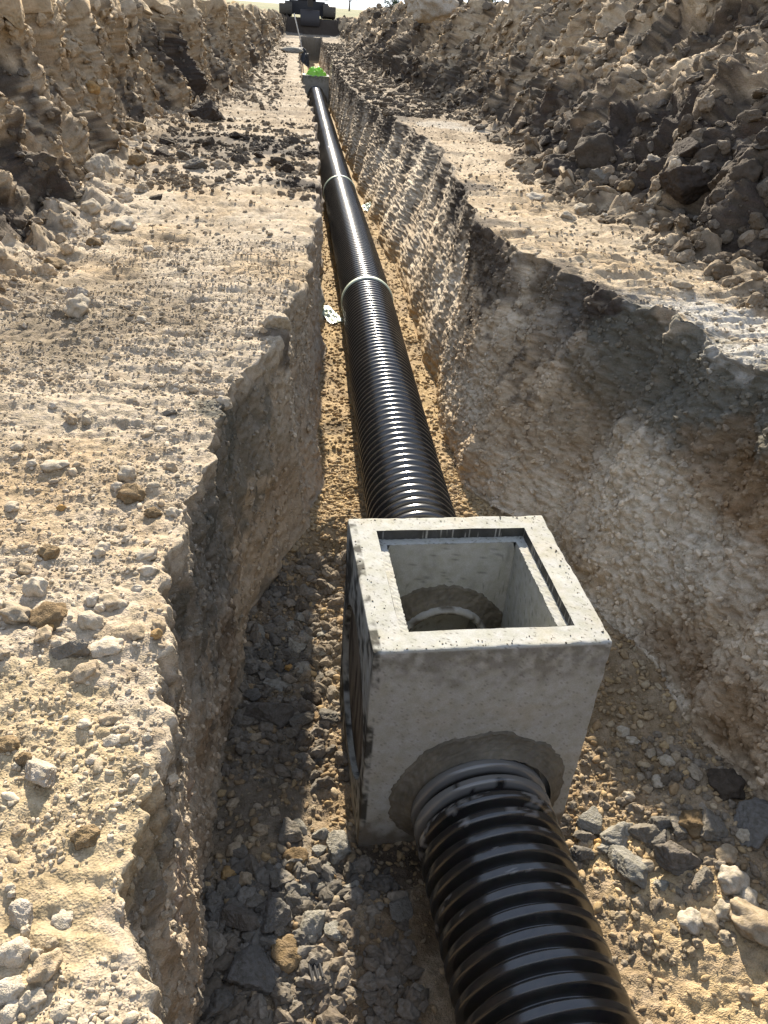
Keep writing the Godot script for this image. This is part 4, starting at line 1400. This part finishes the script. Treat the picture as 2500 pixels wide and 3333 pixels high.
func build_excavator(at: Vector3) -> void:
	var t := thing("excavator", "dark tracked excavator standing at the far end of the trench", "excavator", at, 0.04)
	var dark := Color(0.035, 0.035, 0.037)
	for sgn in [-1, 1]:
		var tr := Build.new()
		var loop := []
		for k in 40:
			var a := TAU * k / 40.0
			loop.append(Vector3(0, 0.47 + 0.42 * sin(a), 1.75 * clampf(cos(a) * 1.35, -1, 1) + 0.3 * cos(a)))
		tr.box(Vector3(sgn * 1.45 - 0.34, 0.14, -1.8), Vector3(sgn * 1.45 + 0.34, 0.78, 1.8), dark)
		var track := obj("track", commit(tr, true), mat.machine, t)
		for k in 40:
			var p: Vector3 = loop[k]
			var q: Vector3 = loop[(k + 1) % 40]
			var pad := Build.new()
			var xf := Transform3D(Basis.looking_at((q - p).normalized(), Vector3.RIGHT), (p + q) * 0.5 + Vector3(sgn * 1.45, 0, 0))
			pad.box(Vector3(-0.035, -0.42, -0.5 * (q - p).length() * 0.9), Vector3(0.035, 0.42, 0.5 * (q - p).length() * 0.9), Color(0.085, 0.075, 0.065), xf)
			obj("track_pad", commit(pad, true), mat.machine, track)
	var b := Build.new()
	b.box(Vector3(-1.18, 0.18, -1.2), Vector3(1.18, 1.0, 1.2), dark)
	b.box(Vector3(-0.6, 0.95, -0.6), Vector3(0.6, 1.12, 0.6), dark)
	obj("undercarriage", commit(b, true), mat.machine, t)
	var h := Build.new()
	h.box(Vector3(-1.45, 1.12, -2.6), Vector3(1.45, 2.2, 1.2), Color(0.35, 0.22, 0.03))
	obj("upper_body", commit(h, true), mat.machine, t)
	var cab := Build.new()
	cab.box(Vector3(-1.42, 1.6, 0.0), Vector3(-0.45, 3.0, 1.75), Color(0.05, 0.05, 0.05))
	obj("cab", commit(cab, true), mat.machine, t)
	var boom := Build.new()
	var bp := [Vector3(0.15, 1.7, 1.0), Vector3(0.15, 3.6, 2.6), Vector3(0.15, 4.4, 4.2)]
	for i in 2:
		var dir: Vector3 = bp[i + 1] - bp[i]
		boom.box(Vector3(-0.22, -0.32, -dir.length() / 2.0), Vector3(0.22, 0.32, dir.length() / 2.0), Color(0.35, 0.22, 0.03), Transform3D(Basis.looking_at(dir), (bp[i] + bp[i + 1]) / 2.0))
	obj("boom", commit(boom, true), mat.machine, t)
	var stick := Build.new()
	var dir: Vector3 = Vector3(0.12, 0.75, 3.1) - Vector3(0.15, 4.4, 4.2)
	stick.box(Vector3(-0.17, -0.24, -dir.length() / 2.0), Vector3(0.17, 0.24, dir.length() / 2.0), Color(0.05, 0.045, 0.04), Transform3D(Basis.looking_at(dir), Vector3(0.135, 2.57, 3.65)))
	obj("stick", commit(stick, true), mat.machine, t)
	var buck := Build.new()
	buck.quad_grid(12, 14, func(u, v):
		var a := lerpf(-0.5, 2.6, v)
		return Vector3(0.12 + lerpf(-0.62, 0.62, u), -0.1 + 0.62 * sin(a), 2.95 + 0.62 * cos(a)), func(_p): return Color(0.04, 0.038, 0.036))
	for sgn in [-1, 1]:
		buck.quad_grid(6, 14, func(u, v):
			var a := lerpf(-0.5, 2.6, v)
			return Vector3(0.12 + sgn * 0.62, -0.1 + 0.62 * sin(a) * u, 2.95 + 0.62 * cos(a) * u), func(_p): return Color(0.04, 0.038, 0.036), sgn < 0)
	obj("bucket", commit(buck), mat.machine, t)


func build_tree(at: Vector3, high: float, wide: float, sd: int, bare: bool, label: String) -> void:
	var t := thing("tree", label, "tree", at, 0.0, "trees on the horizon")
	var r := RandomNumberGenerator.new()
	r.seed = sd
	var tr := Build.new()
	tr.tube([Vector3.ZERO, Vector3(0.1, high * 0.35, 0), Vector3(0.0, high * 0.7, 0.1)], func(i): return high * [0.035, 0.025, 0.012][i], 7, func(_i, _a): return Color(0.12, 0.10, 0.08))
	for k in 7:
		var a := r.randf() * TAU
		var y := high * r.randf_range(0.3, 0.6)
		var e := Vector3(cos(a) * wide * 0.4, y + high * 0.25, sin(a) * wide * 0.4)
		tr.tube([Vector3(0, y, 0), (Vector3(0, y, 0) + e) * 0.5 + Vector3(0, 0.1, 0), e], func(i): return high * [0.012, 0.008, 0.003][i], 5, func(_i, _a): return Color(0.12, 0.10, 0.08))
	obj("trunk", commit(tr), mat.bark, t)
	var cr := Build.new()
	var clumps := []
	for k in 9:
		var a := r.randf() * TAU
		clumps.append(Vector3(cos(a) * wide * r.randf_range(0.05, 0.34), high * r.randf_range(0.42, 0.86), sin(a) * wide * r.randf_range(0.05, 0.34)))
	for k in (260 if bare else 700):
		var cc: Vector3 = clumps[r.randi() % clumps.size()]
		var p := cc + Vector3(r.randfn(), r.randfn() * 0.8, r.randfn()) * wide * 0.10
		var s := high * (0.02 if bare else 0.035) * r.randf_range(0.6, 1.5)
		var n := Vector3(r.randfn(), r.randfn(), r.randfn()).normalized() * s
		var m := n.cross(Vector3(r.randfn(), r.randfn(), r.randfn())).normalized() * s
		var i := cr.v.size()
		cr.v.append_array(PackedVector3Array([p - n, p + m, p + n, p - m]))
		var lc := (Color(0.20, 0.19, 0.16) if bare else Color(0.045, 0.07, 0.035)) * r.randf_range(0.7, 1.4)
		for q in 4: cr.c.append(lc)
		cr.f.append_array(PackedInt32Array([i, i + 1, i + 2, i, i + 2, i + 3]))
	obj("crown", commit(cr), mat.leaf, t)


func crumpled(wide: float, deep: float, high: float, sd: int, nu := 26, droop := 0.0, fold := 0.05) -> ArrayMesh:
	var n := noise(FastNoiseLite.TYPE_SIMPLEX, 1.0, 3, sd)
	var b := Build.new()
	b.quad_grid(nu, nu, func(u, v):
		var x: float = u - 0.5
		var z: float = v - 0.5
		var r := minf(1.0, Vector2(x, z).length() * 2.0)
		var e := 1.0 + 0.25 * n.get_noise_2d(atan2(z, x) * 2.0, 5.0)
		return Vector3(x * wide * e, high * (1.0 - r * r) * (0.75 + 0.6 * n.get_noise_2d(u * 4.0, v * 4.0)) + fold * wide * n.get_noise_2d(u * 13.0, v * 13.0) - droop * r * r, z * deep * e), func(_p): return Color.WHITE, true)
	return commit(b)


# ---------------------------------------------------------------- the scene

func _ready() -> void:
	rng.seed = 4242
	var cam := Camera3D.new()
	cam.name = "camera"
	cam.fov = 65.18
	cam.near = 0.05
	cam.far = 3000.0
	cam.transform = Transform3D(Basis(Vector3(0.99509951, 0.06684309, 0.07286271), Vector3(-0.01783021, 0.84611505, -0.53270198), Vector3(-0.09725768, 0.52879232, 0.8431605)), Vector3(0, 1.6, 0))
	add_child(cam)
	cam.current = true
	var env := WorldEnvironment.new()
	env.name = "environment"
	var e := Environment.new()
	e.background_mode = Environment.BG_SKY
	var sky := ProceduralSkyMaterial.new()
	sky.sky_top_color = Color(0.54, 0.59, 0.68)
	sky.sky_horizon_color = Color(0.90, 0.93, 0.96)
	sky.sky_curve = 0.22
	sky.ground_bottom_color = Color(0.42, 0.36, 0.28)
	sky.ground_horizon_color = Color(0.62, 0.58, 0.50)
	sky.sky_energy_multiplier = 0.95
	sky.sun_angle_max = 25.0
	sky.sun_curve = 0.15
	e.sky = Sky.new()
	e.sky.sky_material = sky
	e.tonemap_mode = Environment.TONE_MAPPER_LINEAR
	e.tonemap_exposure = 2.5
	e.sdfgi_enabled = true
	e.ssao_enabled = true
	e.ssil_enabled = true
	env.environment = e
	add_child(env)
	var sun := DirectionalLight3D.new()
	sun.name = "sun"
	sun.light_energy = 1.6
	sun.light_color = Color(1.0, 0.955, 0.88)
	sun.light_angular_distance = 0.53
	sun.shadow_enabled = true
	var az := deg_to_rad(0.8)
	var el := deg_to_rad(27.2)
	sun.basis = Basis.looking_at(-Vector3(-sin(az) * cos(el), sin(el), -cos(az) * cos(el)))
	add_child(sun)

	var t0 := Time.get_ticks_msec()
	var ga := grit(1024, 31)
	var gb := grit(512, 63)
	var gc := grit(512, 91, 0.3)
	soil("ground", ga, Vector3(1.3, 1.3, 1.3), 0.8)
	soil("wall", ga, Vector3(1.5, 1.3, 1.5), 1.1)
	soil("bank", ga, Vector3(0.8, 0.6, 0.8), 2.2)
	soil("floor", ga, Vector3(1.4, 1.4, 1.4), 1.4)
	soil("field", gb, Vector3(0.5, 0.5, 0.5), 3.0)
	soil("grain", gb, Vector3(6, 6, 6), 0.25)
	soil("concrete", gc, Vector3(2.0, 2.0, 2.0), 0.08, 0.85)
	soil("mortar", gc, Vector3(4.0, 4.0, 4.0), 0.2, 0.7)
	var tones := {"p": [lin(0.52, 0.46, 0.37), lin(0.47, 0.41, 0.32)], "t": [lin(0.41, 0.33, 0.23), lin(0.37, 0.31, 0.23)], "w": [lin(0.52, 0.46, 0.37), lin(0.50, 0.45, 0.37)], "o": [lin(0.44, 0.27, 0.10), lin(0.42, 0.28, 0.13)], "c": [lin(0.48, 0.42, 0.33), lin(0.45, 0.40, 0.33)], "b": [lin(0.21, 0.15, 0.085), lin(0.26, 0.19, 0.11)], "k": [lin(0.065, 0.052, 0.043), lin(0.085, 0.068, 0.052)], "g": [lin(0.175, 0.162, 0.142), lin(0.21, 0.19, 0.16)], "l": [lin(0.32, 0.305, 0.265), lin(0.27, 0.26, 0.23)], "s": [lin(0.185, 0.175, 0.16), lin(0.17, 0.15, 0.128)]}
	for k in tones:
		var f: float = 1.0 if k in ["p", "t", "w", "o"] else 2.2
		soil("stone_" + k, gb, Vector3(4, 4, 4) * 1.2, 0.5 * f, 0.95, tones[k][0], false)
		soil("stone_" + k + "2", gb, Vector3(4, 4, 4), 0.5 * f, 0.95, tones[k][1], false)
	plain("pipe", Color.WHITE, 0.22, 0.68, true)
	plain("band", Color.WHITE, 0.45, 0.5, true)
	plain("machine", Color.WHITE, 0.6, 0.4, true)
	plain("bark", Color.WHITE, 0.9, 0.3, true)
	var leaf := plain("leaf", Color.WHITE, 0.8, 0.3, true)
	leaf.cull_mode = BaseMaterial3D.CULL_DISABLED
	var bag := plain("bag", Color(0.36, 0.68, 0.07), 0.45, 0.5)
	bag.cull_mode = BaseMaterial3D.CULL_DISABLED
	bag.backlight_enabled = true
	bag.backlight = Color(0.5, 0.8, 0.2)
	plain("film", Color(0.62, 0.70, 0.55), 0.35, 0.5).cull_mode = BaseMaterial3D.CULL_DISABLED
	plain("sheet", Color(0.03, 0.03, 0.032), 0.75, 0.5).cull_mode = BaseMaterial3D.CULL_DISABLED
	plain("rod", Color(0.55, 0.53, 0.47), 0.5, 0.5)
	print("textures ", Time.get_ticks_msec() - t0)

	build_ground()
	print("ground ", Time.get_ticks_msec() - t0, " rows ", row_d.size(), " cols ", ncols)
	# the plain beyond the dig, out to the horizon
	var far := Build.new()
	var fieldc := func(p: Vector3) -> Color: return Color(0.13, 0.15, 0.055).lerp(Color(0.20, 0.19, 0.085), 0.5 + 0.5 * sin(p.z * 0.05 + p.x * 0.013))
	far.quad_grid(40, 40, func(u, v): return Vector3(lerpf(-1500, 1500, u), 0.85, -65.8 - 1600.0 * v * v), fieldc)
	far.quad_grid(10, 20, func(u, v): return Vector3(lerpf(-1500, -59.9, u), 1.2, lerpf(9.0, -65.8, v)), fieldc)
	far.quad_grid(10, 20, func(u, v): return Vector3(lerpf(59.9, 1500, u), 1.2, lerpf(9.0, -65.8, v)), fieldc)
	far.quad_grid(20, 10, func(u, v): return Vector3(lerpf(-1500, 1500, u), 0.9, lerpf(800.0, 8.9, v)), fieldc)
	tag(obj("field", commit(far), mat.field), "", "", "", "structure")

	var pit := Vector3(0.683, -1.5, -2.66)
	build_basin("catch_basin", "open concrete catch basin in the pit with a square top opening", pit, deg_to_rad(3.8))
	var none := func(k, _p, _a, _i, _r, _n1, _n2): return k
	var near_c := pipe_curve([Vector3(0.725, -1.195, -2.42), Vector3(0.757, -1.205, -2.0), Vector3(0.838, -1.205, -1.1), Vector3(0.96, -1.205, 0.6)])
	build_pipe("drain_pipe", "black corrugated pipe entering the front of the near concrete box", near_c, 0.03, near_c.get_baked_length(), 96, 16, func(k, p: Vector3, a, i, r, n1: FastNoiseLite, n2: FastNoiseLite):
		# mortar wiped over the first three ribs, smears further on
		var edge: float = -2.0 + 0.10 * n1.get_noise_3dv(p * 1.6) + 0.06 * n2.get_noise_3dv(p)
		if p.z < edge and sin(a) > -0.3 and r > 0.290 * 0.915: return Color(0.15, 0.145, 0.135) * (1.0 + 0.3 * n1.get_noise_3dv(p))
		if r > 0.283 and n1.get_noise_3dv(Vector3(p.x * 1.2, p.y * 3.0, p.z * 3.0)) > 0.42 and n2.get_noise_3dv(p) > 0.0 and p.z < -1.6: return Color(0.13, 0.125, 0.115)
		return k)
	var far_c := pipe_curve([Vector3(0.665, -0.99, -3.0), Vector3(0.635, -1.0, -4.27), Vector3(0.615, -1.0, -5.93), Vector3(0.595, -1.0, -8.8), Vector3(0.43, -1.0, -15.6), Vector3(0.09, -1.0, -31.5)])
	var len := far_c.get_baked_length()
	var j1 := 5.28
	var j2 := 11.1
	var j3 := 17.0
	build_pipe("drain_pipe", "black corrugated pipe running back from the near concrete box", far_c, 0.0, j1, 64, 12, none, j1 - 0.05, 0.265, 0.0765)
	build_pipe("drain_pipe", "middle length of black corrugated pipe beyond the first pale joint band", far_c, j1 + 0.03, j2, 48, 10, none, j2 - 0.05, 0.265, 0.0765)
	build_pipe("drain_pipe", "black pipe length beyond the second joint band", far_c, j2 + 0.03, j3, 40, 8, none, -1.0, 0.265, 0.0765)
	build_pipe("drain_pipe", "farthest black pipe length reaching the far concrete box", far_c, j3 + 0.03, len, 32, 8, none, -1.0, 0.265, 0.0765)
	var fb := build_basin("catch_basin", "far concrete catch basin topped with a lime green plastic bag", Vector3(0.07, -1.56, -31.9), deg_to_rad(1.5))
	fb.set_meta("category", "catch basin")
	var bg := obj("plastic_bag", crumpled(0.74, 0.78, 0.26, 701, 26, 0.02, 0.012), mat.bag)
	bg.position = Vector3(0.10, -0.43, -31.85)
	tag(bg, "crumpled lime green plastic bag lying on the far concrete box", "plastic bag")

	build_stones()
	build_gravel()
	print("stones ", Time.get_ticks_msec() - t0)

	# small litter and far things
	var fl := surf(0.22, -8.6, -1.5)
	var f1 := obj("plastic_film", crumpled(0.16, 0.55, 0.05, 711), mat.film)
	f1.position = (fl[0] as Vector3) + Vector3(0, 0.02, 0)
	f1.rotation.y = 0.3
	tag(f1, "crumpled pale green plastic film left of the far pipe", "plastic film")
	fl = surf(0.98, -14.2, -1.5)
	var f2 := obj("plastic_film", crumpled(0.22, 0.4, 0.08, 713), mat.film)
	f2.position = (fl[0] as Vector3) + Vector3(0, 0.03, 0)
	tag(f2, "small white plastic scrap right of the far pipe", "plastic film")
	var xf := Transform3D(Basis(Vector3.UP, deg_to_rad(3.8)), pit)
	var bits := MultiMesh.new()
	bits.transform_format = MultiMesh.TRANSFORM_3D
	bits.use_colors = true
	bits.mesh = faceted(chunk(1, 431, 9, 0.09))
	bits.instance_count = 260
	for k in 260:
		var q := Vector3.ZERO
		var side := rng.randi() % 4
		var along := rng.randf_range(-0.44, 0.44)
		var across := 0.45 - absf(rng.randfn()) * 0.035
		if across < 0.36: across = rng.randf_range(0.36, 0.44)
		q = Vector3(along, 1.131, across) if side == 0 else Vector3(along, 1.131, -across + 0.01) if side == 1 else Vector3(across, 1.131, along) if side == 2 else Vector3(-across, 1.131, along)
		var sz := 0.0018 + 0.006 * pow(rng.randf(), 4.0)
		bits.set_instance_transform(k, Transform3D(frame(Vector3.UP, rng.randf() * TAU).scaled_local(Vector3(sz * 1.4, sz * 0.7, sz)), xf * q))
		bits.set_instance_color(k, [Color(0.08, 0.07, 0.055), Color(0.16, 0.13, 0.09), Color(0.30, 0.26, 0.19)][rng.randi() % 3])
	var bo := MultiMeshInstance3D.new()
	bo.multimesh = bits
	bo.material_override = mat.grain
	bo.name = "dirt_crumbs"
	add_child(bo, true)
	tag(bo, "specks of dirt scattered on the rim of the near concrete box", "dirt", "", "stuff")
	var scrap := Build.new()
	scrap.quad_grid(24, 6, func(u, v): return Vector3((u - 0.5) * 0.05, 0.012 + 0.007 * sin(u * TAU * 2.5) + 0.02 * v, (v - 0.5) * (0.08 - 0.02 * u)), func(_p): return Color(0.05, 0.055, 0.05), true)
	var sc := obj("plastic_scrap", commit(scrap), mat.sheet)
	var sp := surf(0.07, -1.62, -1.5)
	sc.transform = Transform3D(Basis(Vector3.UP, 0.2), (sp[0] as Vector3) + Vector3(0, 0.02, 0))
	tag(sc, "small ribbed black plastic scrap lying in the sun strip", "plastic scrap")
	var rod := Build.new()
	rod.tube([Vector3(-0.45, -1.4, -43.5), Vector3(-0.62, 0.1, -43.7), Vector3(-0.95, 1.25, -43.9)], func(_i): return 0.028, 8, func(_i, _a): return Color.WHITE)
	tag(obj("grade_rod", commit(rod), mat.rod), "thin pale rod leaning in the far trench", "rod")
	var sh := obj("plastic_sheet", crumpled(0.9, 1.6, 0.15, 721, 26, 0.25), mat.sheet)
	sh.position = Vector3(-0.45, 0.0, -37.0)
	sh.rotation.z = -0.6
	tag(sh, "black plastic sheet hanging over the far left trench edge", "plastic sheet")
	var slab := obj("stone", chunk(3, 207, 10), mat.stone_l)
	slab.transform = Transform3D(Basis(Vector3.UP, 0.4).scaled(Vector3(0.7, 0.2, 0.6)), Vector3(-0.85, 0.08, -36.0))
	tag(slab, "pale flat slab on the left brink near the far box", "stone")
	var boulder := obj("boulder", chunk(4, 203, 8, 0.07), mat.stone_c2)
	boulder.transform = Transform3D(Basis(Vector3.UP, 0.7).rotated(Vector3.FORWARD, 0.3).scaled(Vector3(1.1, 0.75, 1.0)), Vector3(2.75, 1.85, -22.5))
	tag(boulder, "pale grey boulder on the crest of the right bank", "boulder")
	build_excavator(Vector3(-0.55, 0.86, -65.2))
	var tl := [[-2.0, 9.0, 12.0, true, "bare rounded tree right behind the excavator"], [14.0, 5.5, 9.0, false, "low dark tree first right of the bare tree"], [24.0, 6.5, 9.0, false, "taller bush of the far hedge"], [36.0, 6.0, 14.0, false, "broad dark tree of the far hedge"], [50.0, 7.5, 8.0, false, "narrow pointed tree at the right end of the far hedge"], [-52.0, 5.0, 12.0, false, "low tree at the left end of the horizon"]]
	for k in tl.size():
		build_tree(Vector3(tl[k][0] + 14.0, 0.8, -330.0 - 12.0 * (k % 3)), tl[k][1], tl[k][2], 800 + k, tl[k][3], tl[k][4])
	print("all ", Time.get_ticks_msec() - t0)
